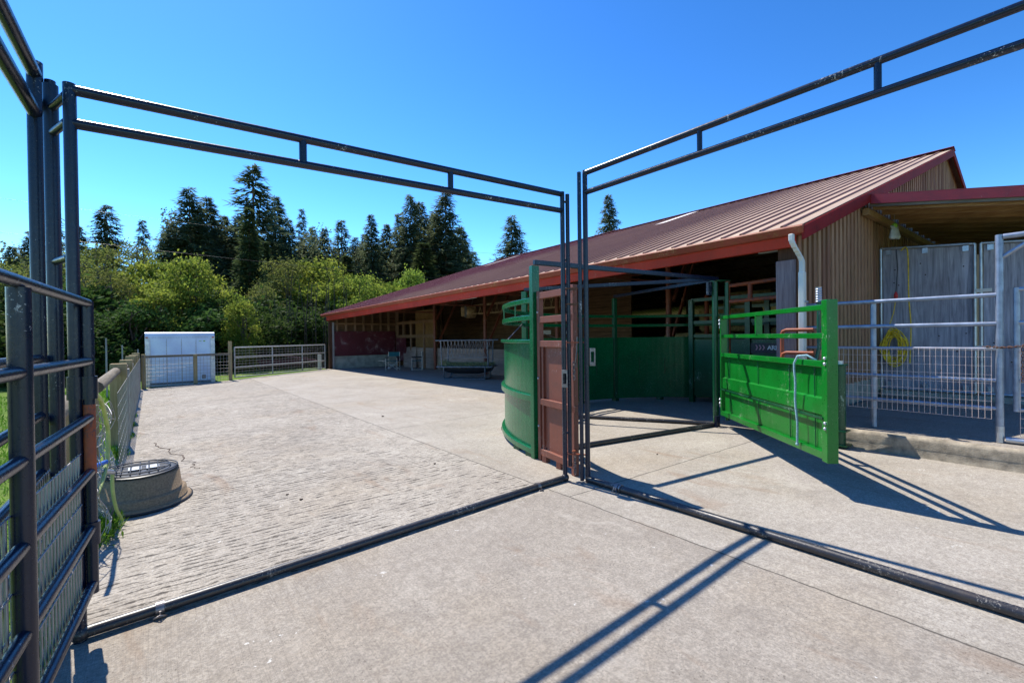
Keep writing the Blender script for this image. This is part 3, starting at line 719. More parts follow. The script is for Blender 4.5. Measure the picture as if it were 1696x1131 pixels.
# latches on both centre posts
for par, (x,y,z) in ((f,(Cx-.04,Cy-.05,1.07)), (g2,(Rx+.035,Ry-.05,1.29))):
    mb = MB(); rt = Vector((cos(PH),-sin(PH),0))*.028
    c = Vector((x,y,z)); dpt = Vector((sin(PH),cos(PH),0))*.04
    for q0, q1 in ((-1,-.62),(.62,1)): mb.poly([c+rt*q0+Vector((0,0,-.09)), c+rt*q1+Vector((0,0,-.09)), c+rt*q1+Vector((0,0,.09)), c+rt*q0+Vector((0,0,.09))], dpt)
    for q0, q1 in ((-.09,-.055),(.055,.09)): mb.poly([c-rt*.62+Vector((0,0,q0)), c+rt*.62+Vector((0,0,q0)), c+rt*.62+Vector((0,0,q1)), c-rt*.62+Vector((0,0,q1))], dpt)
    mb.build('latch', 'chrome', par)
# left overhead frame along the grass
Px, Py = -.505, 3.80
f3 = thing('bow_frame', 'dark blue pipe frame running overhead along the left grass side', 'frame', (Px,1.5,-.09))
dn = (-.03,-1)
for nm, pts, r in (('post', [(Px,Py,-.09),(Px,Py,3.13)], .036), ('top_rail', [(Px,Py,3.06),(Px-.15,-2.2,3.06)], .034), ('lower_rail', [(Px,Py,2.83),(Px-.15,-2.2,2.83)], .034),
                   ('post', [(Px-.15,-2.2,-.09),(Px-.15,-2.2,3.09)], .036)):
    mb = MB(); mb.tube(pts, r, 14); mb.build(nm, 'navy', f3)
mb = MB(); mb.tube([(Px+.06,Py+.02,-.09),(Px+.06,Py+.02,3.05)], .026, 12); mb.build('gate_jamb', 'navy', f3)
# fence post between, tied to the pen frame
t = thing('fence_post', 'dark blue pipe post between the two left gate frames', 'post', (-.41,3.58,-.09))
mb = MB(); mb.tube([(-.415,3.58,-.09),(-.415,3.58,2.93)], .033, 14); mb.build('post', 'navy', t)
for z in (2.80,2.66,1.95): mb = MB(); mb.tube([(-.415,3.58,z),(-.33,3.34,z)], .02, 8); mb.build('tie', 'navy', t)
# alley fence along the grass
t = thing('alley_fence', 'dark pipe fence with mesh along the grass behind the open swing gate', 'fence', (Px,1.5,-.09))
for z in (1.41,1.08,.75,.42,.1):
    mb = MB(); mb.tube([(Px,Py-.05,z),(Px-.12,-2.2,z)], .026, 10); mb.build('rail', 'navy', t)
mb = MB(); pmesh(mb, (Px+.04,Py-.08,0), (Px-.06,-2.0,0), -.03, .78, .055, .15, .0035); mb.build('wire_mesh', 'wire', t)
for y in (2.2,.2): mb = MB(); mb.tube([(Px-.05,y,-.09),(Px-.05,y,1.44)], .03, 10); mb.build('post', 'navy', t)
# open swing gate
t = thing('swing_gate', 'open dark blue pipe swing gate with wire mesh nearest the camera at left', 'gate', (-.29,3.30,.2))
H = Vector((-.262,3.325,0)); E_ = Vector((-.51,.30,0)); D = (E_-H)
for i, z in enumerate((1.71,1.40,1.10,.81,.51,.21)):
    mb = MB(); mb.tube([H+Vector((0,0,z)), E_+Vector((0,0,z))], .0225, 14); mb.build('rail', 'navy', t)
mb = MB(); mb.tube([H+Vector((0,0,1.72)), H+Vector((0,0,1.17))], .0255, 14); mb.build('hinge_upright', 'navy', t)
mb = MB(); mb.tube([H+Vector((0,0,.80)), H+Vector((0,0,.16))], .0255, 14); mb.build('hinge_upright', 'navy', t)
mb = MB(); mb.tube([H+Vector((0,0,1.17)), H+Vector((0,0,.80))], .026, 14); mb.build('upright_section', 'rust', t, 'rusty orange section of the hinge upright')
U = H+D*.352
mb = MB(); mb.tube([U+Vector((0,0,.10)), U+Vector((0,0,1.69))], .0315, 14); mb.build('upright', 'navy', t)
mb = MB(); mb.tube([E_+Vector((0,0,.12)), E_+Vector((0,0,1.72))], .03, 14); mb.build('upright', 'navy', t)
mb = MB(); pmesh(mb, H+D*.02+Vector((-.035,0,0)), E_+Vector((-.035,0,0)), .13, .92, .052, .2, .0045); mb.build('wire_mesh', 'wire', t)
for z in (1.20,.42):
    mb = MB(); mb.tube([H+Vector((0,0,z)), H+Vector((0,0,z+.12))], .036, 14); mb.tube([(Lx,Ly,z),(Lx,Ly,z+.12)], .036, 14); mb.tube([H+Vector((0,0,z+.06)),(Lx,Ly,z+.06)], .016, 8)
    mb.build('hinge_collar', 'navy', t)

# ------------------------------------------------------------------ sweep tub
TC = Vector((7.18,3.65,0)); GC = Vector((7.35,3.82,0)); TR = 3.5
def tp(a, r=TR, z=0): return Vector((TC.x+r*cos(radians(a)), TC.y+r*sin(radians(a)), z))
t = thing('sweep_tub', 'round dark green cattle crowding tub with curved steel wall and overhead ties', 'cattle tub', (TC.x,TC.y,0))
A0, A1 = 169.7, 8
def arc_band(mb, r0, r1, z0, z1, a0=A0, a1=A1, n=72):
    vs = []
    for i in range(n+1):
        a = a0+(a1-a0)*i/n
        vs += [tp(a,r0,z0), tp(a,r1,z0), tp(a,r1,z1), tp(a,r0,z1)]
    fs = [(i*4+j, i*4+(j+1)%4, i*4+4+(j+1)%4, i*4+4+j) for i in range(n) for j in range(4)]
    mb.add(vs, fs, False); mb.add(vs[:4], [(0,1,2,3)]); mb.add(vs[-4:], [(3,2,1,0)])
    for k in range(len(mb.sm)-1): pass
mb = MB(); arc_band(mb, TR-.004, TR, .06, 1.44); o = mb.build('wall_sheet', 'tgreen', t)
for p in o.data.polygons: p.use_smooth = False
for z0, z1, nm, w0 in ((.05,.12,'bottom_rim',.05),(.70,.78,'middle_rim',.05),(1.425,1.47,'top_rim',.05)):
    mb = MB(); arc_band(mb, TR+.001, TR+w0, z0, z1); mb.build(nm, 'tgreen', t, bevel=.006)
for z in (1.745,1.96):
    mb = MB(); arc_band(mb, TR-.025, TR+.025, z-.032, z+.032); mb.build('curved_rail', 'tgreen', t, bevel=.006)
POSTS = [169.7, 114.8, 67.9, 26]
for a in POSTS:
    p = tp(a, TR+.0); mb = MB(); u = Vector((cos(radians(a)), sin(radians(a)),0)); v = Vector((-u.y,u.x,0))
    mb.bar(p+Vector((0,0,.0)), p+Vector((0,0,2.38 if a>160 else 2.42)), .1, .1, u) if 0 else mb.poly([p-u*.05-v*.042,p+u*.05-v*.042,p+u*.05+v*.042,p-u*.05+v*.042],(0,0,2.38))
    mb.build('post', 'tgreen' if a > 100 else 'dgreen', t, bevel=.006)
for a in (167.5,161,140,96,83,68,50):
    p = tp(a,TR-.02); mb = MB(); mb.box(p.x-.06,p.x+.06,p.y-.06,p.y+.06,0,.058); mb.build('foot_block', 'dgreen', t)
for a in (92,84,76,66,58,48):
    p = tp(a,TR-.02); mb = MB(); mb.tube([tp(a,TR-.012,.62),tp(a,TR-.012,.98)], .008, 6); mb.build('stiffener_weld', 'dgreen', t)
for a_s in (160,146): mb = MB(); mb.tube([tp(a_s,TR,1.75), tp(a_s,TR,1.96)], .011, 6); mb.build('rail_spacer', 'tgreen', t)
mb = MB(); mb.tube([GC+Vector((-.03,.03,0)),GC+Vector((-.03,.03,2.38))], .045, 14); mb.build('centre_post', 'dgreen', t)
mb = MB(); mb.tube([GC+Vector((.06,-.12,.1)),GC+Vector((.06,-.12,2.36))], .032, 12); mb.build('centre_post', 'dgreen', t)
mb = MB(); mb.poly([GC+Vector((-.1,-.1,2.38)),GC+Vector((.1,-.17,2.38)),GC+Vector((.12,.0,2.38)),GC+Vector((-.08,.1,2.38))],(0,0,.012)); mb.build('cap_plate', 'dgreen', t)
for a, zz in ((169.7,2.40),(114.8,2.40),(67.9,2.40)):
    mb = MB(); mb.bar(tp(a,TR,zz-.005+.03), GC+Vector((0,0,2.42)), .05, .06); mb.build('overhead_tie', 'navy', t, bevel=.005)
for d_ in (-.16,-.09):
    mb = MB(); q = GC+Vector((d_,.08,0)); mb.box(q.x-.02,q.x+.02,q.y-.02,q.y+.02,2.16,2.37); mb.build('hanging_lug', 'navy', t)
    mb = MB(); mb.box(q.x-.02,q.x+.02,q.y-.14,q.y-.10,.0,.18); mb.build('floor_lug', 'navy', t)
for a in (168,116):
    mb = MB(); mb.tube([tp(a,TR-.15,.035), GC+Vector((0,0,.035))], .032, 10); mb.build('floor_tie', 'floorrust' if 0 else 'floorpipe', t)
# X-bracing seen through the rails
mb = MB(); mb.tube([tp(150,TR-.03,1.47),tp(118,TR-.03,1.75)], .008, 5); mb.tube([tp(118,TR-.03,1.72),tp(96,TR-.03,1.47)], .008, 5); mb.build('cable_brace', 'chrome', t)
# brown end panel
t = thing('end_panel', 'red-brown steel panel with open top rails beside the twin centre posts', 'panel', (3.7,3.75,0))
a_ = Vector((3.74,4.20,0)); b_ = Vector((3.575,3.42,0)); dd = (b_-a_).normalized(); nn = Vector((-dd.y,dd.x,0))
if nn.dot(Vector((-1,-1,0))) < 0: nn = -nn
for p0, nm in ((a_+dd*.03,'upright'),(b_-dd*.04,'upright')):
    mb = MB(); mb.poly([p0-dd*.03-nn*.03,p0+dd*.03-nn*.03,p0+dd*.03+nn*.03,p0-dd*.03+nn*.03],(0,0,2.06)); o = mb.build(nm, 'brown', t, bevel=.004); o.location.z += .0
for z in (2.0,1.71,1.42,.72,.11):
    mb = MB(); mb.bar(a_+Vector((0,0,z))+nn*.005, b_+Vector((0,0,z))+nn*.005, .05, .075); mb.build('rail', 'brown', t, bevel=.004)
mb = MB(); mb.poly([a_+dd*.05+Vector((0,0,.12))-nn*.012, b_-dd*.05+Vector((0,0,.12))-nn*.012, b_-dd*.05+Vector((0,0,1.42))-nn*.012, a_+dd*.05+Vector((0,0,1.42))-nn*.012], -nn*.006); mb.build('sheet', 'brown', t)
mb = MB(); mb.bar(a_+dd*.10+Vector((0,0,.14)), a_+dd*.10+Vector((0,0,1.4)), .04, .03, nn); mb.build('stiffener', 'brown', t)
for q in (.14,.46): p0 = a_+dd*q; mb = MB(); mb.box(p0.x-.035,p0.x+.035,p0.y-.035,p0.y+.035,0,.08); mb.build('foot_block', 'brown', t)
for z in (1.80,1.0,.42):
    p0 = a_+dd*.03+nn*.035+Vector((0,0,z)); mb = MB(); mb.ball(p0, .013, 6); mb.build('bolt', 'galv', t)
# chain and strap ties between the centre posts
for z, m_, nm in ((2.0,'chain','strap'),(1.84,'chain','strap'),(1.44,'rust','strap'),(.28,'rust','strap')):
    mb = MB(); mb.bar(Vector((Cx+.02,Cy,z)), Vector((Rx+.01,Ry-.0,z)), .022, .012); mb.bar(Vector((Cx+.02,Cy+.05,z)), Vector((b_.x,b_.y,z)), .02, .012); mb.build(nm, m_, t)
t2 = thing('padlocked_chain', 'small steel chain and snap hooks hanging between the twin centre posts', 'chain', (3.46,3.32,1.1))
for zc, k in ((1.22,6),(.26,7)):
    for i in range(k):
        c = Vector((3.455,3.34,zc-i*.03)); a = (i%2)*pi/2; s2 = Vector((cos(a),sin(a),0))*.014; e = Vector((0,0,.02))
        mb = MB(); mb.tube([c-e,c-e*.6+s2,c+e*.6+s2,c+e,c+e*.6-s2,c-e*.6-s2,c-e], .005, 6, False); mb.build('link', 'chrome', t2)
mb = MB(); mb.tube([(3.50,3.33,1.5),(3.49,3.33,1.35),(3.47,3.33,1.25),(3.49,3.33,1.18)], .007, 6); mb.build('hook', 'chrome', t2)

# ------------------------------------------------------------------ green swing gate of the tub
ga = Vector((7.28,3.70,0)); gb = Vector((4.91,1.475,0)); gd = (gb-ga).normalized(); gn = Vector((gd.y,-gd.x,0))
if gn.dot(Vector((-1,.3,0))) < 0: gn = -gn
GL = (gb-ga).length
t = thing('tub_gate', 'bright green steel sweep gate swung open toward the camera', 'gate', tuple(ga))
def gq(u, z, o=0): return ga+gd*u+gn*o+Vector((0,0,z))
mb = MB(); mb.poly([gq(.04,.22,0),gq(GL-.05,.33,0),gq(GL-.05,1.22,0),gq(.04,1.19,0)], -gn*.006); mb.build('sheet', 'green', t)
def rail(z0, z1, h, name, d=.05, out=.02, mat='green'):
    mb = MB(); mb.bar(gq(.02,z0,out-d/2+.005), gq(GL-.04,z1,out-d/2+.005), d, h); return mb.build(name, mat, t, bevel=.005)
rail(1.78,1.75,.052,'top_rail'); rail(1.48,1.48,.052,'second_rail'); rail(1.18,1.215,.06,'sheet_top_rail',.07,.045); rail(.24,.36,.075,'bottom_rail',.06,.04)
# pressed ridge
mb = MB()
zA, zB = (1.00,.80),(.78,.56)
def strip(mb, rows):
    vs = []; 
    for z0, z1, o in rows: vs += [gq(.05,z0,o), gq(GL-.06,z1,o)]
    mb.add(vs, [(2*i,2*i+1,2*i+3,2*i+2) for i in range(len(rows)-1)])
strip(mb, [(.825,.90,.002),(.81,.885,.032),(.65,.735,.032),(.64,.72,.002)]); mb.build('pressed_ridge', 'green', t)
mb = MB(); mb.bar(gq(.05,.63,.05), gq(GL-.06,.71,.05), .02, .022); mb.build('lower_strip', 'dgreen', t)
for u, nm, zt, wd in ((0.03,'hinge_upright',1.82,.05),(GL-.04,'end_upright',1.815,.10)):
    mb = MB(); zb_ = .20 if u < 1 else .305; mb.poly([gq(u-wd/2,zb_,-.045),gq(u+wd/2,zb_,-.045),gq(u+wd/2,zb_,.05),gq(u-wd/2,zb_,.05)],(0,0,zt-zb_)); mb.build(nm, 'green', t, bevel=.005)
mb = MB(); mb.bar(gq(GL*.46,1.50,0), gq(GL*.46,1.75,0), .03, .08, gn); mb.build('rail_spacer', 'green', t)
for u in (.35,1.5,2.4,2.95):
    mb = MB(); mb.tube([gq(u,1.17,.012),gq(u+.02,.32,.012)], .005, 5); mb.build('weld_seam', 'dgreen', t)
for z in (1.22,.62):
    for dz in (0,.05): mb = MB(); mb.ball(gq(GL-.02,z+dz,.055), .016, 6); mb.build('bolt', 'galv', t)
for z in (1.70,.42):
    mb = MB(); mb.tube([gq(-.03,z-.09,.03),gq(-.03,z+.06,.03)], .022, 8); mb.ball(gq(-.01,z+.03,.05),.02,6); mb.ball(gq(-.01,z-.03,.05),.02,6); mb.build('hinge', 'galv', t)
# rope draped over the gate
rt_ = thing('rope', 'pale blue rope draped over the top of the green gate', 'rope', tuple(gq(2.7,1.2)))
mb = MB(); u = GL*.845; pts = [gq(u+.14,1.14,-.06),gq(u+.14,1.24,-.03),gq(u+.09,1.285,.03),gq(u+.02,1.275,.085),gq(u-.02,1.20,.10)]
for i in range(11): z = 1.13-i*.077; pts.append(gq(u-.02+.012*sin(i*1.1),z,.10-.003*i))
mb.tube(pts, .011, 8); mb.ball(pts[-1], .018, 6); mb.build('strand', 'bluerope', rt_)
# lever with knurled grip
t = thing('lever', 'green lever with ribbed grey grip standing behind the green gate', 'lever', (7.4,2.5,.0))
mb = MB(); mb.tube([(7.30,2.33,.9),(7.33,2.40,1.13),(7.36,2.37,1.30),(7.36,2.37,2.0)], .026, 10); mb.build('shaft', 'dgreen', t)
mb = MB(); mb.lathe([(.034 if i%2 else .042, 1.95+i*.017) for i in range(13)], (7.36,2.37,0), 12, smooth=False); mb.build('grip', 'galv', t)
# green stop roller
t = thing('gate_post', 'short round green post seen past the free end of the green gate', 'post', (7.32,2.12,.0))
mb = MB(); mb.tube([(7.1,2.06,.05),(7.1,2.06,1.08)], .075, 16); mb.build('tube', 'dgreen', t)
mb = MB(); mb.box(7.02,7.19,1.98,2.15,1.08,1.10); mb.box(7.0,7.22,1.95,2.17,.03,.05); mb.box(7.0,7.2,1.96,2.16,.22,.235); mb.build('plate', 'dgreen', t)
mb = MB(); mb.tube([(7.1,2.06,1.10),(7.1,2.06,1.14)], .05, 12); mb.build('cap', 'galv', t)

# orange pipe frame
t = thing('loading_frame', 'rusty orange and maroon pipe frame between centre post and grey pillar', 'frame', (8.2,3.6,0))
for y, z1 in ((4.07,2.46),(3.20,2.50)):
    mb = MB(); mb.tube([(8.2,y,0),(8.2,y,z1)], .040, 12); mb.build('upright', 'rust', t)
for za, zb in ((2.38,2.42),(2.10,2.12),(.05,.05)): mb = MB(); mb.tube([(8.2,4.07,za),(8.2,3.20,zb)], .033, 12); mb.build('rail', 'rust', t)
mb = MB(); mb.tube([(8.2,3.68,2.11),(8.2,3.68,2.40)], .04, 10); mb.build('spacer', 'rust', t)
t = thing('hoop_rail', 'two orange bent pipe rails in front of the grey pillar', 'rail', (7.9,2.9,1.4))
for z in (1.56,1.23):
    mb = MB(); mb.tube([(7.31,2.42,z),(7.31,2.77,z),(7.32,2.82,z-.02),(7.33,2.835,z-.07)], .026, 10); mb.build('rail', 'rust', t)
mb = MB(); mb.tube([(7.34,2.84,1.52),(7.34,2.84,.0)], .026, 10); mb.build('upright', 'rust', t)
t = thing('rusty_post', 'thin red pipe post left of the centre post above the tub wall', 'post', (12.0,6.6,0))
mb = MB(); mb.tube([(12.0,6.55,0),(12.0,6.55,2.6)], .06, 10); mb.build('post', 'rust', t)
mb = MB(); mb.tube([(12.0,6.55,2.5),(12.0,5.6,2.5)], .05, 10); mb.build('rail', 'rust', t)
# chute
t = thing('cattle_chute', 'dark green cattle chute with white lettered side panel behind the rusty frame', 'chute', (9.6,4.2,0))
for x, y in ((9.6,4.35),(9.6,3.3),(9.6,5.6),(10.5,4.35),(10.5,3.4)):
    mb = MB(); mb.box(x-.05,x+.05,y-.05,y+.05,0,2.3); mb.build('post', 'dgreen', t)
for z in (1.45,1.75,2.25): mb = MB(); mb.box(9.58,9.62,3.3,5.6,z,z+.07); mb.build('rail', 'dgreen', t)
for z in (1.7,2.1): mb = MB(); mb.box(10.48,10.52,3.4,5.6,z,z+.07); mb.build('rail', 'dgreen', t)
mb = MB(); mb.box(9.60,9.63,3.2,5.6,.15,1.40); mb.build('side_panel', 'dgreen', t)
mb = MB(); mb.box(9.57,9.60,3.2,4.3,1.13,1.33); pn = mb.build('name_plate', 'black', t)
def text(s, loc, size, mat, par, name):
    cu = bpy.data.curves.new(name, 'FONT'); cu.body = s; cu.size = size; cu.extrude = .002; cu.offset = .004
    o = bpy.data.objects.new(name, cu); S.collection.objects.link(o)
    bpy.context.view_layer.update()
    me = bpy.data.meshes.new_from_object(o.evaluated_get(bpy.context.evaluated_depsgraph_get()))
    bpy.data.objects.remove(o)
    o = bpy.data.objects.new(name, me); S.collection.objects.link(o); me.materials.clear(); me.materials.append(MT[mat])
    o.parent = par; o.location = Vector(loc)-parent_loc(par); o.rotation_euler = (pi/2, 0, -pi/2)
    return o
text('ARROW', (9.565,3.97,1.20), .115, 'white', pn, 'lettering')
mb = MB()
for k in range(3):
    y = 4.20-k*.065; mb.poly([(9.567,y,1.19),(9.567,y-.03,1.24),(9.567,y,1.29),(9.567,y-.025,1.29),(9.567,y-.055,1.24),(9.567,y-.025,1.19)],(-.003,0,0))
mb.build('chevrons', 'pink', pn)

# hay bales deep inside
gname = 'hay bales stored inside the barn'
for k, (x, y, z, sx, sy, sz, lab) in enumerate([(13.4,7.7,.95,.9,2.3,.62,'lower round-edged hay bale seen over the tub wall at left'),(13.6,7.0,.0,1.2,3.0,.94,'bottom hay bale hidden low behind the tub wall'),(14.2,7.2,1.6,.9,1.7,.8,'upper hay bale of the stack behind the thin red post'),(14.6,6.6,2.42,.9,1.4,.45,'flattest topmost hay bale of the stack'),(14.4,5.2,.0,1.2,1.5,1.7,'tall hay bale behind the cattle chute')]):
    mb = MB(); nseg = 10; vs = []
    mb.box(x,x+sx,y-sy/2,y+sy/2,z,z+sz)
    o = mb.build('hay_bale', 'hay'); tag(o, lab, 'hay bale', gname)
    b = o.modifiers.new('b','BEVEL'); b.width = .12; b.segments = 3
    s_ = o.modifiers.new('s','SUBSURF'); s_.levels = s_.render_levels = 3; s_.subdivision_type = 'SIMPLE'
    tx = bpy.data.textures.new('haytex','CLOUDS'); tx.noise_scale = .12
    d_ = o.modifiers.new('d','DISPLACE'); d_.texture = tx; d_.strength = .06

# boom with fan motor
t = thing('barn_fan', 'drum fan with rusty lattice boom hanging inside the barn', 'fan', (11.5,17.5,2.7))
mb = MB(); mb.lathe([(.28,-.22),(.30,-.2),(.30,.2),(.28,.22)], (0,0,0), 20)
o = mb.build('housing', 'brass', None); o.parent = t; o.rotation_euler = (0, pi/2, radians(-20)); o.location = (0,0.1,0)
mb = MB()
for k in range(4): mb.lathe([(.06+.07*k,-.235),(.068+.07*k,-.24),(.068+.07*k,-.235)], (0,0,0), 20)
o = mb.build('guard', 'galv', None); o.parent = t; o.rotation_euler = (0, pi/2, radians(-20)); o.location = (0,.1,0)
mb = MB(); mb.box(11.35,11.75,17.8,18.2,2.5,2.95); mb.build('motor', 'brass', t, bevel=.03)
mb = MB()
for dx in (0,.35):
    for dz in (0,.38):
        mb.bar((11.4+dx,17.3,2.58+dz),(11.4+dx,11.5,2.58+dz),.035,.035)
for k in range(14):
    y = 17.2-k*.42
    mb.bar((11.4,y,2.58),(11.4,y-.16,2.96),.025,.025); mb.bar((11.75,y,2.96),(11.75,y-.16,2.58),.02,.02); mb.bar((11.4,y,2.96),(11.75,y,2.96),.02,.02)
mb.build('lattice_boom', 'brass', t)
mb = MB(); mb.tube([(11.55,17.6,3.0),(11.9,17.4,4.3)], .012, 5); mb.tube([(11.55,13.5,3.0),(11.7,13.5,4.2)], .012, 5); mb.build('cable', 'chrome', t)

# ------------------------------------------------------------------ hay feeder
t = thing('hay_feeder', 'long pipe hay feeder cradle with trough full of hay', 'feeder', (9.2,14.3,0))
fa = Vector((8.55,14.95,0)); fb = Vector((9.75,13.55,0)); fd = (fb-fa).normalized(); fn = Vector((-fd.y,fd.x,0)); FL = (fb-fa).length
def fq(u, o, z): return fa+fd*u+fn*o+Vector((0,0,z))
W2 = .42
for s_ in (-1,1):
    mb = MB(); mb.tube([fq(-.15,s_*W2,1.42),fq(FL+.15,s_*W2,1.42)], .028, 10); mb.build('top_rail', 'dgalv', t)
    for u in (0.05, FL-.05): 
        mb = MB(); mb.tube([fq(u,s_*W2*.8,.40),fq(u,s_*W2,1.42)], .025, 8); mb.build('upright', 'dgalv', t)
    mb = MB(); n = 13
    for i in range(n):
        u = .1+i*(FL-.2)/(n-1)
        mb.tube([fq(u-.09,s_*W2,1.40),fq(u+.06,s_*.15,.78)], .007, 5, False); mb.tube([fq(u+.09,s_*W2,1.40),fq(u-.06,s_*.15,.78)], .007, 5, False)
    mb.tube([fq(.05,s_*.15,.78),fq(FL-.05,s_*.15,.78)], .012, 6)
    mb.build('hay_rack', 'wire', t)
    mb = MB(); mb.tube([fq(-.12,s_*W2,.46),fq(FL+.12,s_*W2,.46)], .03, 10); mb.build('trough_rail', 'dgalv', t)
for u in (.15, FL-.15):
    mb = MB(); pts = [fq(u,-W2,.46),fq(u,-W2,.12),fq(u,-W2+.1,.03),fq(u,0,.02),fq(u,W2-.1,.03),fq(u,W2,.12),fq(u,W2,.46)]
    mb.tube(pts, .024, 8); mb.build('leg_hoop', 'dgalv', t)
mb = MB()
for u0 in (-.08,FL+.08): mb.tube([fq(u0,-W2,.46),fq(u0,W2,.46)], .026, 8)
mb.tube([fq(.15,-.38,.03),fq(FL-.15,-.38,.03)], .022, 8); mb.tube([fq(.15,.38,.03),fq(FL-.15,.38,.03)], .022, 8)
mb.build('end_bar', 'dgalv', t)
mb = MB(); vs = []; n = 14
for i in range(9):
    u = FL*i/8; k_ = sqrt(max(.25, 1-((i-4)/4.4)**4))
    for j in range(n): a = pi*j/(n-1); vs.append(fq(u, -W2*.9*cos(a), .46-.27*sin(a)*k_))
mb.add(vs, [(i*n+j,i*n+j+1,(i+1)*n+j+1,(i+1)*n+j) for i in range(8) for j in range(n-1)], True)
mb.add(vs[:n],[tuple(range(n))]); mb.add(vs[-n:],[tuple(range(n))]); mb.build('trough', 'black', t)
ht = None
mb = MB()
for i in range(2600):
    u = R.uniform(-.12,FL+.05); o = R.gauss(0,.20); o = max(-.45,min(.45,o)); z = .46+.10*max(0,1-(o/.42)**2)+R.uniform(-.03,.05)
    if u < .15: z += R.uniform(-.12,.12)
    a = R.uniform(0,2*pi); l = R.uniform(.04,.12); p = fq(u,o,z); q = p+Vector((cos(a)*l,sin(a)*l,R.uniform(-.05,.04))); s2 = Vector((0,0,.004))
    mb.add([p-s2,q-s2,q+s2,p+s2],[(0,1,2,3)])
mb.ball(fq(FL/2,0,.42), .30, 8, .4)
tag(mb.build('loose_hay','hayg'), 'loose green hay filling the feeder trough', 'hay', kind='stuff')

# ------------------------------------------------------------------ folding chairs
def chair(loc, rz, lab, table):
    t = thing('folding_chair', lab, 'chair', loc, 'folding director chairs in the barn shade')
    cs, sn = cos(rz), sin(rz)
    L = Vector(loc)
    def q(x, y, z): return L+Vector((x*cs-y*sn, x*sn+y*cs, z))
    W, Dp = .27, .24
    m_ = 'alu'
    for s_ in (-1,1):
        mb = MB(); mb.tube([q(s_*W,-Dp,.0),q(s_*W,-Dp,.60)], .014, 6); mb.build('leg', m_, t)
        mb = MB(); mb.tube([q(s_*W,Dp,.0),q(s_*W,Dp,.88)], .014, 6); mb.build('leg', m_, t)
        mb = MB(); mb.tube([q(s_*W,-Dp,.015),q(s_*W,Dp,.015)], .012, 6); mb.build('runner', m_, t)
        mb = MB(); mb.tube([q(s_*W,-Dp-.02,.61),q(s_*W,Dp,.61)], .022, 6); mb.build('armrest', 'black', t)
    mb = MB()
    for y in (-Dp+.02,Dp-.02): mb.tube([q(-W,y,.05),q(W,y,.43)], .011, 6); mb.tube([q(W,y,.05),q(-W,y,.43)], .011, 6)
    mb.build('cross_brace', m_, t)
    def cloth(pts, off): mb = MB(); mb.poly([q(*p) for p in pts], off); return mb
    cloth([(-W,-Dp,.44),(W,-Dp,.44),(W,Dp,.43),(-W,Dp,.43)], (0,0,.02)).build('seat', 'teal', t)
    n_ = q(0,.015,0)-q(0,0,0)
    cloth([(-W-.01,Dp,.66),(W+.01,Dp,.66),(W+.01,Dp+.01,.87),(-W-.01,Dp+.01,.87)], tuple(n_)).build('backrest', 'teal' if table else 'black', t)
    if table:
        mb = MB(); mb.poly([q(-W-.36,-.2,.47),q(-W-.03,-.2,.47),q(-W-.03,.18,.47),q(-W-.36,.18,.47)],(0,0,.015)); mb.build('side_table', 'alu', t)
        mb = MB(); mb.tube([q(-W-.25,0,.47),q(-W,0,.25)], .01, 6); mb.build('table_strut', 'alu', t)
    return t
chair((9.05,20.65,0), radians(-40), 'folding chair with teal back and small side table', True)
chair((10.05,20.1,0), radians(-120), 'folding chair with black back turned sideways, no side table', False)

# ------------------------------------------------------------------ wooden fence along left
X0 = -.40
t = thing('wooden_fence', 'mossy wooden post and wire fence along the left of the pen', 'fence', (X0,12,-.08))
ysP = [4.35, 6.25, 9.25, 12.0, 14.6, 17.0, 19.6]
for i, y in enumerate(ysP):
    mb = MB(); w_ = .10 if i > 1 else .11; z1 = 1.10+R.uniform(-.02,.05)
    if i < 2: mb.tube([(X0-.12,y,-.1),(X0-.12,y,z1-.05)], .10, 12)
    else: mb.poly([(X0-w_,y-w_,-.1),(X0+w_,y-w_,-.1),(X0+w_+.0,y+w_,-.1),(X0-w_,y+w_,-.1)],(.01,0,z1+.13))
    mb.build('post', 'fencew', t, bevel=.012)
mb = MB(); mb.tube([(X0-.10,3.95,1.04),(X0-.08,6.4,1.06)], .065, 10, r1=.055); mb.tube([(X0-.04,6.3,1.04),(X0-.02,9.3,1.06)], .06, 10); mb.build('log_rail', 'railw', t)
mb = MB(); mb.tube([(X0,9.3,1.03),(X0+.02,19.7,1.0)], .045, 10); mb.build('log_rail', 'railw', t)
mb = MB(); pmesh(mb, (X0+.12,6.4,0), (X0+.12,19.6,0), -.05, .96, .2, .13, .0024); mb.build('wire_mesh', 'wire', t)
for y, yb in ((10.6,10.95),(13.2,13.45)): mb = MB(); mb.box(X0+.06,X0+.09,y,yb,-.05,1.02); mb.build('board', 'greyboard', t)
mb = MB()   # crumpled old netting near the camera
def cr(u, z): return Vector((X0+.05+.05*sin(u*9+z*5)+.03*sin(z*13+u*4), 4.75+u*1.55+.05*sin(z*11), -.05+z*(1.02-.12*u+.05*sin(u*15))))
for i in range(19):
    u = i/18; mb.tube([cr(u,j/10) for j in range(11)], .0035, 4, False)
for j in range(11): mb.tube([cr(i/18,j/10) for i in range(19)], .0035, 4, False)
mb.build('crumpled_netting', 'wire', t)
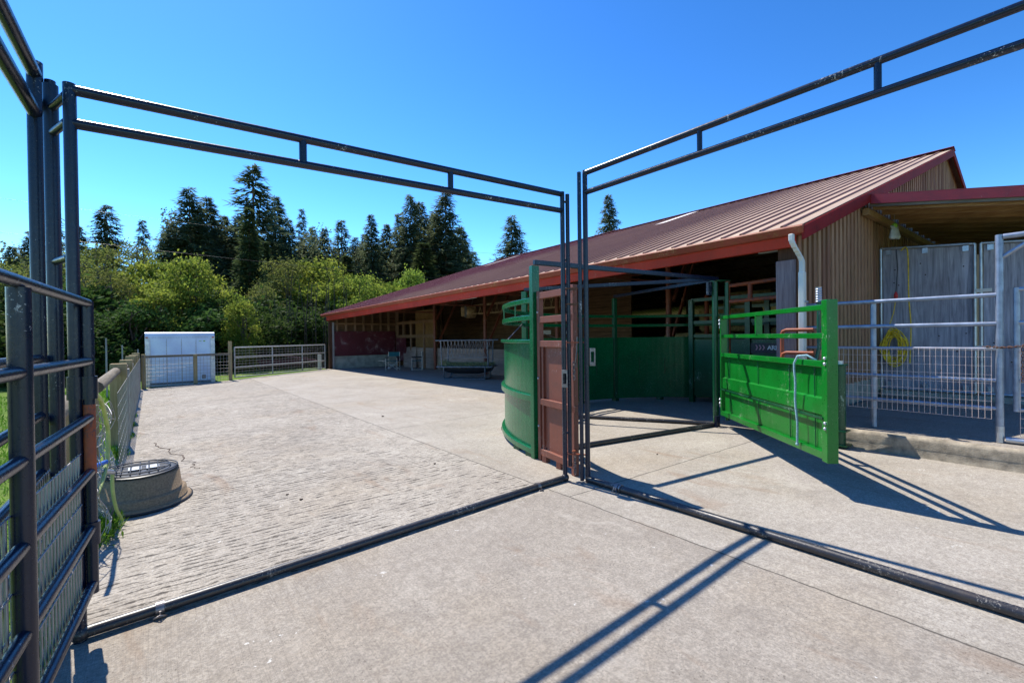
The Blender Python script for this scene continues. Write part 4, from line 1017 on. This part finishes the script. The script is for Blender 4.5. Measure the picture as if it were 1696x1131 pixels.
# back fence
t = thing('wooden_fence', 'wooden fence with square mesh in front of the white truck box', 'fence', (1.2,20.1,-.05))
bp = [(-.2,19.75,1.08),(1.26,20.12,1.02),(2.40,20.58,1.48)]
for x,y,z1 in bp: mb = MB(); mb.poly([(x-.06,y-.06,-.1),(x+.06,y-.06,-.1),(x+.06,y+.06,-.1),(x-.06,y+.06,-.1)],(0,0,z1+.1)); mb.build('post', 'fencew', t, bevel=.012)
mb = MB(); mb.bar((-.25,19.72,1.0),(2.36,20.5,1.0),.10,.07); mb.build('top_rail', 'railw', t)
mb = MB(); pmesh(mb, (-.2,19.68,0),(2.38,20.45,0), -.04, .96, .11, .115, .004); mb.build('wire_mesh', 'wire', t)
for x, y, h_ in ((-1.0,17.5,1.62),(-.75,20.2,1.40),(-.35,20.6,1.25)):
    mb = MB(); mb.box(x-.02,x+.02,y-.02,y+.02,-.15,h_)
    tag(mb.build('stake', 'greyboard'), {17.5:'tallest thin wooden stake beyond the left fence',20.2:'middle thin stake between the tall stake and the truck box',20.6:'shortest thin stake next to the truck box'}[y], 'stake', 'thin stakes beyond the left fence')
# truck box
t = thing('truck_box', 'white box truck body with rounded top edge behind the mesh fence', 'truck box', (1.0,22,-.3))
bx0, bx1, by0, by1 = -.16, 1.92, 20.75, 25.6
mb = MB(); vs = []; prof = [(by0,-.35),(by0,1.62),(by0+.02,1.72),(by0+.07,1.80),(by0+.16,1.84),(by1,1.84),(by1,-.35)]
n = len(prof); mb.add([(bx0,y,z) for y,z in prof]+[(bx1,y,z) for y,z in prof], [tuple(range(n)), tuple(reversed(range(n,2*n)))]+[(i,i+n,(i+1)%n+n,(i+1)%n) for i in range(n)])
mb.build('body', 'truck', t)
MT['truckw'] = m_paint('bluish white panel', (.55,.66,.86), .35, (.4,.4,.4), .82, (.4,.42,.45), .12)
mb = MB(); mb.box(bx0+.17,bx1-.17,by0-.012,by0-.002,-.2,1.60); mb.build('front_panel', 'truckw', t)
mb = MB()
for x in (bx0+.6,bx0+1.04,bx0+1.48):
    for i in range(28): z = .0+i*.055; mb.box(x-.008,x+.008,by0-.018,by0-.012,z,z+.016)
for i in range(36): x = bx0+.2+i*.047; mb.box(x,x+.014,by0-.012,by0-.002,1.645,1.66)
mb.build('rivets', 'chrome', t)['kind'] = 'stuff'
for x in (bx0+.6,bx0+1.04,bx0+1.48):
    mb = MB(); mb.box(x+.012,x+.020,by0-.016,by0-.011,-.2,1.60); mb.build('panel_seam', 'chrome', t)
mb = MB(); mb.box(bx0+.13,bx1-.13,by0-.03,by0-.011,-.05,.03); mb.build('bottom_rail', 'dgalv', t)
for x in (bx0+.0,bx1-.13): mb = MB(); mb.box(x,x+.13,by0-.025,by0-.002,-.3,1.66); mb.build('corner_post', 'galv', t)
for x in (bx0+.02,bx1-.09): mb = MB(); mb.box(x,x+.07,by0-.04,by0-.025,1.62,1.67); mb.build('marker_light', 'bone', t)
mb = MB(); mb.box(bx1-.42,bx1-.30,by0-.03,by0-.012,.10,.24); mb.build('plug_socket', 'chrome', t)
mb = MB(); mb.box(bx1-.50,bx1-.42,by0-.018,by0-.012,1.50,1.52); mb.box(bx1-.36,bx1-.30,by0-.018,by0-.012,1.49,1.53); mb.build('decal_mark', 'lime', t)
# white farm gate
t = thing('farm_gate', 'white pipe farm gate with mesh between wooden post and barn', 'gate', (4.8,22.6,0))
wa, wb = Vector((2.62,21.15,0)), Vector((6.95,24.15,0))
for z, r in ((1.20,.028),(.80,.024),(.40,.024),(.02,.024)):
    mb = MB(); mb.tube([wa+Vector((0,0,z+.03)), wb+Vector((0,0,z+.04))], r, 8); mb.build('rail', 'dullwhite', t)
for u in (0,.36,.70,1): p = wa.lerp(wb,u); mb = MB(); mb.tube([p+Vector((0,0,.03)),p+Vector((0,0,1.24))], .026, 8); mb.build('upright', 'dullwhite', t)
mb = MB(); pmesh(mb, wa, wb, .05, 1.2, .17, .1, .004); mb.build('wire_mesh', 'wire', t)
mb = MB(); mb.box(6.75,6.9,24.6,24.75,-.1,.75); tag(mb.build('short_post','whitem'), 'short white post behind the farm gate by the barn corner', 'post')
mb = MB(); mb.bar((5.2,25.5,.75),(7.1,25.0,.35),.06,.1); tag(mb.build('barrier_pole','burg'), 'slanting dark red pole right behind the farm gate by the short white post', 'pole')
mb = MB(); mb.box(3.2,6.8,27.6,27.7,.1,.45); tag(mb.build('low_barrier','burg'), 'low dark red rail beyond the white farm gate', 'rail')

# ------------------------------------------------------------------ waterer, hose, tap
wx, wy = -.10, 5.82
t = thing('stock_waterer', 'low round stepped stock tank upside down with metal rack on top', 'stock tank', (wx,wy,gz(wx)))
z0 = gz(wx)
mb = MB(); mb.lathe([(.40,.0),(.415,.012),(.415,.028),(.40,.04),(.375,.045),(.372,.11),(.345,.125),(.335,.13),(.315,.29),(.30,.305),(.26,.312)], (wx,wy,z0), 56, 1, 1.12); mb.build('tank', 'tubc', t)
mb = MB(); mb.lathe([(.404,.004),(.425,.006),(.425,.024),(.404,.028)], (wx,wy,z0), 48, 1, 1.12); mb.build('base_lip', 'black', t)
mb = MB(); mb.lathe([(.10,.325),(.26,.325),(.30,.32),(.31,.312),(.30,.308)], (wx,wy,z0), 40, 1, 1.12); mb.build('lid', 'black', t)
mb = MB()
mb.tube([(wx+.24*cos(a), wy+.27*sin(a), z0+.345) for a in [2*pi*i/28 for i in range(29)]], .006, 6, False)
mb.tube([(wx+.30*cos(a), wy+.335*sin(a), z0+.335) for a in [2*pi*i/28 for i in range(29)]], .006, 6, False)
for k in (-.14,-.07,0,.07,.14): mb.tube([(wx+k,wy-.24,z0+.342),(wx+k,wy+.24,z0+.342)], .006, 6)
for k in (-.12,.12): mb.tube([(wx-.2,wy+k,z0+.346),(wx+.2,wy+k,z0+.346)], .006, 6)
mb.build('rack', 'black', t)
for xx in (-.09,.05): mb = MB(); mb.box(wx+xx,wx+xx+.1,wy-.09,wy+.10,z0+.328,z0+.334); mb.build('plate', 'galv', t)
t = thing('garden_hose', 'faded green hose hanging from the netting down to the concrete', 'hose', (-.33,5,-.08))
hp = [(-.33,4.6,1.12),(-.31,4.78,1.05),(-.30,5.0,.90),(-.29,5.12,.72),(-.30,5.05,.50),(-.33,4.80,.36),(-.36,4.66,.33)]
mb = MB(); mb.tube(smooth(hp), .015, 8)
mb.tube(smooth([(-.27,5.16,.42),(-.27,5.14,.25),(-.25,5.16,.08),(-.22,5.22,-.045),(-.25,5.14,-.065),(-.32,5.02,-.065),(-.38,4.92,-.065),(-.42,4.9,-.06)]), .013, 8); mb.build('tubing', 'hosegr', t)
t = thing('tap', 'galvanised standpipe tap with blue handle behind the swing gate', 'tap', (-.36,4.95,-.08))
mb = MB(); mb.tube([(-.36,4.90,.48),(-.27,5.14,.40)], .022, 10); mb.tube([(-.40,4.86,-.08),(-.40,4.86,.5)], .02, 10); mb.build('pipe', 'galv', t)
mb = MB(); mb.tube([(-.37,4.88,.52),(-.30,5.02,.52)], .018, 8); mb.build('handle', 'blue', t)

# ------------------------------------------------------------------ power wires
for k, (za, zb, lab) in enumerate(((10.2,11.8,'thin upper power line crossing before the conifers'),(6.1,6.4,'thin lower power line crossing before the leafy trees'))):
    mb = MB(); mb.tube([(-12+50*u, 26+4*u+(14 if k==0 else 0), za+(zb-za)*u-1.0*sin(pi*u)*.6) for u in [i/20 for i in range(21)]], .007, 5)
    tag(mb.build('power_line','black'), lab, 'wire', 'power lines')

# ------------------------------------------------------------------ trees
def conifer_mesh(H, W, seed, mat='fir', dense=1.0, droop=.25, bare=.08):
    r = random.Random(seed); mb = MB(); z = H*bare
    vs, fs = [], []
    while z < H*.985:
        u = (z-H*bare)/(H*(1-bare)); ln = W*(1-u)**.8*(.95 if u > .03 else .7)+.12
        nb = max(4, int((7 if u < .8 else 5)*dense))
        for k in range(nb):
            a = r.uniform(0,2*pi); L = ln*r.uniform(.45,1.18)
            if r.random() < .07: continue
            d = Vector((cos(a),sin(a),0)); up = .18*(u-.35)
            steps = max(3, int(L/.30))
            for s_ in range(steps):
                q = (s_+.6)/steps; c = d*(L*q)+Vector((0,0,z+L*(up*q-droop*q*q)))
                sc = (.42+.28*(1-q))*(1 if L > .6 else .7)
                for m_ in range(3 if q < .35 else 4):
                    b = a+r.uniform(-1.15,1.15); e = Vector((cos(b),sin(b),r.uniform(-.65,.22)))*sc*r.uniform(.8,1.5)
                    n = Vector((-sin(b),cos(b),r.uniform(-.5,.5)))*sc*.13
                    p0 = c+Vector((r.uniform(-.1,.1),r.uniform(-.1,.1),r.uniform(-.1,.1)))
                    o = len(vs); vs += [p0-n*.5, p0+e*.5-n, p0+e, p0+e*.5+n]; fs.append((o,o+1,o+2,o+3))
        z += r.uniform(.20,.36)*(1 if u < .8 else .75)*H/17
    mb.add(vs, fs); return mb
def trunk_mb(H, r0, seed, lean=.2):
    r = random.Random(seed); mb = MB()
    mb.tube([(lean*sin(i*.7+seed)*.3*i/6, lean*cos(i*.9+seed)*.3*i/6, -.5+(H+.5)*i/6) for i in range(7)], r0, 7, r1=.02)
    return mb
def raw(mb, name, mat):
    me = bpy.data.meshes.new(name); me.from_pydata([tuple(v) for v in mb.v], [], mb.f)
    me.polygons.foreach_set('use_smooth', mb.sm); me.materials.append(MT[mat]); me.update(); return me
CON = []
for i, (W, dn_, dr, br) in enumerate([(4.4,1.5,.30,.10),(5.2,1.8,.26,.06),(3.6,1.1,.30,.12),(5.6,1.6,.20,.05),(4.8,1.9,.34,.04)]):
    CON.append((raw(conifer_mesh(17, W, 30+i, 'fir', dn_, dr, br),'conifer_crown','fir'), raw(trunk_mb(16.6,.26,i,.1),'conifer_trunk','bark')))
CED = (raw(conifer_mesh(17, 2.6, 77, 'cedar', 1.9, .45, .02),'cedar_crown','cedar'), raw(trunk_mb(16.5,.3,9,.1),'cedar_trunk','bark'))
def conifer(x, y, h, var, wsc, lab, name='conifer_tree', group='conifers behind the farm'):
    cr_, tr_ = var
    t = thing(name, lab, 'tree', (x,y,-.3), group, R.uniform(0,6.28))
    s_ = (h+.3)/17
    for nm, me in (('crown',cr_),('trunk',tr_)):
        o = bpy.data.objects.new(nm, me); S.collection.objects.link(o); o.parent = t; o.scale = (s_*wsc,s_*wsc,s_)
conlist = [
 (-7.9,49.4,8.8,1,.9,'dark conifer at the left picture edge behind the swing gate'),
 (-7.7,54.5,10.9,3,.8,'broad dark conifer left of the blue frame posts'),
 (-7.4,61.5,15.1,0,1,'tall conifer mostly hidden by the left frame posts'),
 (-5.1,57.8,12.4,4,1,'conifer just right of the left frame posts'),
 (-3.2,59.9,15.2,3,.95,'lone symmetric conifer standing above pale leafy trees'),
 (-.5,66,15.5,2,.85,'small slender conifer top right of the lone symmetric one'),
 (1.7,56,13.4,3,1.0,'wide drooping conifer at the left flank of the big dark clump'),
 (3.2,54.9,16.8,3,1.05,'bigger left peak of the dark twin conifers'),
 (4.8,56.8,16.6,1,1.0,'right peak of the dark twin conifers'),
 (6.6,59.6,15.6,4,1,'conifer filling the gap left of the tallest spire'),
 (8.3,61.4,16.6,2,1.2,'conifer close against the left of the tallest spire'),
 (9.1,57.3,21.2,2,1.35,'tallest open-branched spire conifer of the wood'),
 (12,60.8,19,1,.95,'bushy conifer right of the tallest spire'),
 (13.8,62.5,17,0,.9,'conifer between the bushy one and the thin pole-like one'),
 (15.8,64.1,19,2,.7,'thin pole-like conifer with sparse top'),
 (18.1,67.6,17.4,0,.9,'conifer low behind the thin pole-like one'),
 (17.3,59.5,15.7,4,.8,'conifer right of the thin pole-like one'),
 (19.2,59,17,2,1.1,'pointed conifer left of the two middle peaks'),
 (22.1,62.2,15.5,0,1,'low conifer in the dip between two pointed peaks'),
 (21.9,55.9,17.3,1,.75,'pointed conifer above the yellow-green trees'),
 (25.2,58.8,17.2,4,.85,'conifer at the left shoulder of the big right-hand clump'),
 (25.9,56.3,18,0,1,'conifer below the left peak of the right-hand clump'),
 (26.3,53.9,20.1,3,.8,'left peak of the big right-hand conifer clump'),
 (29.3,56.9,20.4,1,.9,'middle conifer of the big right-hand clump'),
 (31.9,57.8,19.6,4,1.1,'rear conifer in the big right-hand clump'),
 (30.2,51.8,21.1,3,.95,'tallest right-hand conifer peak under the pipe rail'),
 (35,56,17.6,1,1.1,'conifer on the right slope of the big clump'),
 (38.2,57.4,14.6,3,1,'lowest conifer at the right end of the big clump'),
 (39.8,50.1,18.7,3,1.05,'lone wide conifer rising behind the far roof'),
 (46.2,38.2,19.8,1,.72,'lone narrow conifer behind the roof ridge right of the posts')]
for x,y,h,v,ws,lab in conlist: conifer(x,y,h,CON[v],ws,lab)
for i in range(30):
    u = i/29; x = 2.5+u*33+R.uniform(-.5,.5); y = 64-.16*x+R.uniform(-3,3); 
    conifer(x, y, R.uniform(12.8,15.6)*(1.0 if not .28 < u < .5 else .93), CON[[0,4,3,1][i%4]], R.uniform(.8,1.1), 'dark conifer in the back row filling the gaps behind the tall peaks', group='back row of conifers')
conifer(6.3,41.5,12.2,CED,1.1,'dense dark green cedar column below the tallest spire','cedar_tree')
conifer(8.0,45.3,10.4,CED,1.3,'lower dark cedar right beside the dense column','cedar_tree')
conifer(15.5,46,10.0,CED,1.6,'dark cedar behind the yellow-green trees near the barn','cedar_tree')
conifer(12.3,48,9.6,CED,1.6,'dark cedar filling the gap behind the tall leafy trees','cedar_tree')
conifer(24.5,47,12.5,CED,1.8,'broad dark cedar above the far barn roof','cedar_tree')
def decid_mesh(H, W, seed, nleaf, size, low=.15, lobes=16):
    r = random.Random(seed); vs, fs = [], []; L = []
    for i in range(lobes):
        z = H*(low+(.90-low)*((i+.5)/lobes)); k = sin(pi*min(1,max(.12,(z/H-low*.6)/(1.02-low*.6))))**.6
        a = r.uniform(0,2*pi); q = r.uniform(.2,.72)*W*k
        L.append((Vector((q*cos(a),q*sin(a),z)), r.uniform(.17,.42)*W*max(.5,k)))
    L.append((Vector((0,0,H*.86)), W*.32)); tot = sum(q[1]**2 for q in L)
    for c, R_ in L:
        for _ in range(int(nleaf*R_*R_/tot)):
            th = r.uniform(0,2*pi); cz = r.uniform(-.75,1); rr_ = R_*(.55+.5*r.random()**.6)*(1+.25*sin(th*3+cz*5))
            sq = sqrt(1-cz*cz); p = c+Vector((rr_*sq*cos(th), rr_*sq*sin(th), rr_*cz*.8))
            if r.random() < .12: p += Vector((r.gauss(0,.3),r.gauss(0,.3),r.gauss(0,.3)))
            s_ = size*r.uniform(.6,1.4)
            n = Vector((r.gauss(0,1),r.gauss(0,1),r.gauss(.6,1))).normalized(); x = n.orthogonal().normalized()*s_; y = n.cross(x)*.75
            o = len(vs); vs += [p-x, p-y*.8, p+x, p+y*.8]; fs.append((o,o+1,o+2,o+3))
    mb = MB(); mb.add(vs, fs); mb.L = L; return mb
def limbs_mb(H, W, mbc, seed):
    r = random.Random(seed); mb = MB(); mb.tube([(0,0,-.5),(.06,.04,H*.3),(-.05,.1,H*.6),(.03,0,H*.88)], .035*H**.7, 7, r1=.02)
    for c, q in mbc.L:
        a = Vector((0,0,c.z*.55)); m_ = a.lerp(c,.5)+Vector((r.uniform(-.2,.2),r.uniform(-.2,.2),.15)); mb.tube([a,m_,c+Vector((0,0,q*.4))], .045, 5, r1=.015)
        for _ in range(4):
            e = c+Vector((r.gauss(0,q*.6),r.gauss(0,q*.6),r.gauss(q*.3,q*.5))); mb.tube([m_.lerp(c,r.random()),e], .014, 4, r1=.005)
    return mb
DEC = {}
for key, (H_, W_, nl, sz, low, mat) in dict(mA=(6.5,3.0,15000,.085,.12,'maple'), mB=(6.0,2.4,12000,.08,.05,'maple'), aA=(8,2.5,8500,.07,.10,'alder'), aB=(8,2.9,7500,.065,.05,'alder'), bA=(3.2,2.0,8000,.075,.0,'bush'), bB=(3.4,2.3,9000,.08,.0,'bush'), tw=(5.5,2.2,1200,.05,.1,'alder')).items():
    c = decid_mesh(H_, W_, hash_ := sum(map(ord,key)), nl, sz, low, 26)
    DEC[key] = (raw(c,'leafy_crown',mat), raw(limbs_mb(H_,W_,c,3),'leafy_trunk','twig' if key == 'tw' else 'bark'), H_)
def leafy(x, y, h, key, ws, lab, name='leafy_tree', group='leafy trees beyond the pen'):
    cr_, tr_, H_ = DEC[key]; t = thing(name, lab, 'bush' if name == 'bush' else 'tree', (x,y,-.3), group, R.uniform(0,6.28)); s_ = (h+.3)/H_
    for nm, me in (('crown',cr_),('trunk',tr_)):
        o = bpy.data.objects.new(nm, me); S.collection.objects.link(o); o.parent = t; o.scale = (ws*s_,ws*s_,s_)
for a in [
 (-5.2,29.6,5.2,'aA',1.1,'airy young tree at the left edge behind the frame posts'),
 (-4.4,33.7,6.2,'aB',1.1,'pale leafy tree seen between the left frame posts'),
 (-3.6,33.8,6.6,'aA',1.1,'pale leafy tree just right of the left frame posts'),
 (-2.4,35.9,7.6,'aA',1.0,'tall pale yellow-green tree below the lone symmetric conifer'),
 (-.6,38,8.3,'aB',1.0,'tall pale yellow-green tree left of the dark conifer clump'),
 (-1.5,30,5.4,'aB',1.1,'loose green tree left above the stakes'),
 (.1,33,6.3,'mB',1.0,'green leafy tree just left behind the bright crown'),
 (1.9,31,6.3,'mA',.85,'brightest yellow-green rounded tree above the truck box'),
 (.4,28,4.2,'mB',1.1,'low green tree directly above the truck box'),
 (3.3,35.5,6.0,'tw',1.0,'greyish bare-branched tree between bright crown and cedar'),
 (3.75,26.9,3.7,'mB',.8,'small bright yellow-green bush-like tree behind the wooden gate post'),
 (5.8,33.5,5.6,'aB',1.0,'mid green tree in front of the cedar column'),
 (8.1,37.1,8.1,'aA',1.0,'tall yellow-green tree right of the cedar column'),
 (10.9,37,8.0,'mA',1.0,'bright tall leafy tree above the far barn corner'),
 (10.6,33.4,5.8,'mB',1.0,'yellow-green tree right behind the far barn corner'),
 (12.4,32.7,6.3,'mA',.95,'bright rounded tree right above the barn eave'),
 (8.6,40.6,6.6,'aB',1.0,'shaded leafy tree left of the barn corner'),
 (18.8,38.5,8.0,'mA',.7,'yellow-green tree top peeking over the middle roof'),
 (15.8,37.6,6.5,'mB',.9,'green tree top peeking over the left roof slope'),
 (23.2,40.7,7.9,'aA',.7,'small green tree top right of the peeking yellow one'),
 (-7.5,27,5.5,'mB',1.1,'leafy tree outside the grass field at far left')]: leafy(*a)
for i, (x, y, h, k, ws) in enumerate([(-6,25,2.6,'bA',1.3),(-3.6,26,3.0,'bB',1.2),(-1.9,25.5,2.6,'bA',1.2),(-.6,27.2,3.2,'bB',1.0),(2.2,28.3,3.2,'bA',1.2),(3.0,30,3.8,'bB',1.2),(5.2,28.6,2.8,'bA',1.2),(6.6,30.5,3.4,'bB',1.2),(8.2,31.5,3.0,'bA',1.2),(9.4,34.0,4.2,'bB',1.2),(4.4,32.5,4.0,'bA',1.3),(-4.4,30.0,4.0,'bA',1.3),(-2.6,30.6,4.4,'bB',1.3),(7.2,35.5,4.6,'bA',1.4),(11.5,30,2.8,'bA',1.1)]):
    labs = ['bush at far left of the field','bush left behind the fence posts','bush beyond the tallest stake','bush beside the left wall of the truck box','bush just right of the truck box','tall bush behind the right corner of the truck box','bush behind the left half of the farm gate','bush behind the middle of the farm gate','bush behind the right end of the farm gate','tall bush left of the barn corner','shaded bush above the wooden gate post','tall bush beyond the left frame','tall bush below the pale trees','dark tall bush deep behind the farm gate','bush hidden behind the barn end']
    leafy(x,y,h,k,ws,'dark green '+labs[i],'bush','bushes at the wood edge')
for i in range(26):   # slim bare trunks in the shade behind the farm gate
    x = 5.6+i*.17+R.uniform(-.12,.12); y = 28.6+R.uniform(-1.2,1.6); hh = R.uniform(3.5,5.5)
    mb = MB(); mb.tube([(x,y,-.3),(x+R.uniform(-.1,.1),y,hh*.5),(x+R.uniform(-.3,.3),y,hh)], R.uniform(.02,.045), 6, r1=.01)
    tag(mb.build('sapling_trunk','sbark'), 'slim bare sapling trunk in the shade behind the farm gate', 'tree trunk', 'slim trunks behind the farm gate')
# backing wood seen as one mass between the trunks
mb = MB(); vs, fs = [], []
rw = random.Random(5)
for i in range(95000):
    u = rw.uniform(-16,62); p = Vector((u, 62-.22*abs(u-10)+rw.uniform(-6,4)-(.35*(u-30) if u > 30 else 0), rw.random()**.8*(10.0+(3.0 if 1 < u < 34 else -2.5)+1.5*sin(u*.5)+1.0*sin(u*1.3))-.3))
    s_ = rw.uniform(.08,.20); n = Vector((rw.gauss(0,1),rw.gauss(0,1),rw.gauss(.4,1))).normalized(); x = n.orthogonal().normalized()*s_; y = n.cross(x)*.6
    o = len(vs); vs += [p-x,p-y,p+x,p+y]; fs.append((o,o+1,o+2,o+3))
mb.add(vs, fs)
o = bpy.data.objects.new('far_wood', raw(mb,'far_wood','fir')); S.collection.objects.link(o); tag(o, 'dark mass of far wood behind the nearer trees', 'wood', kind='stuff')
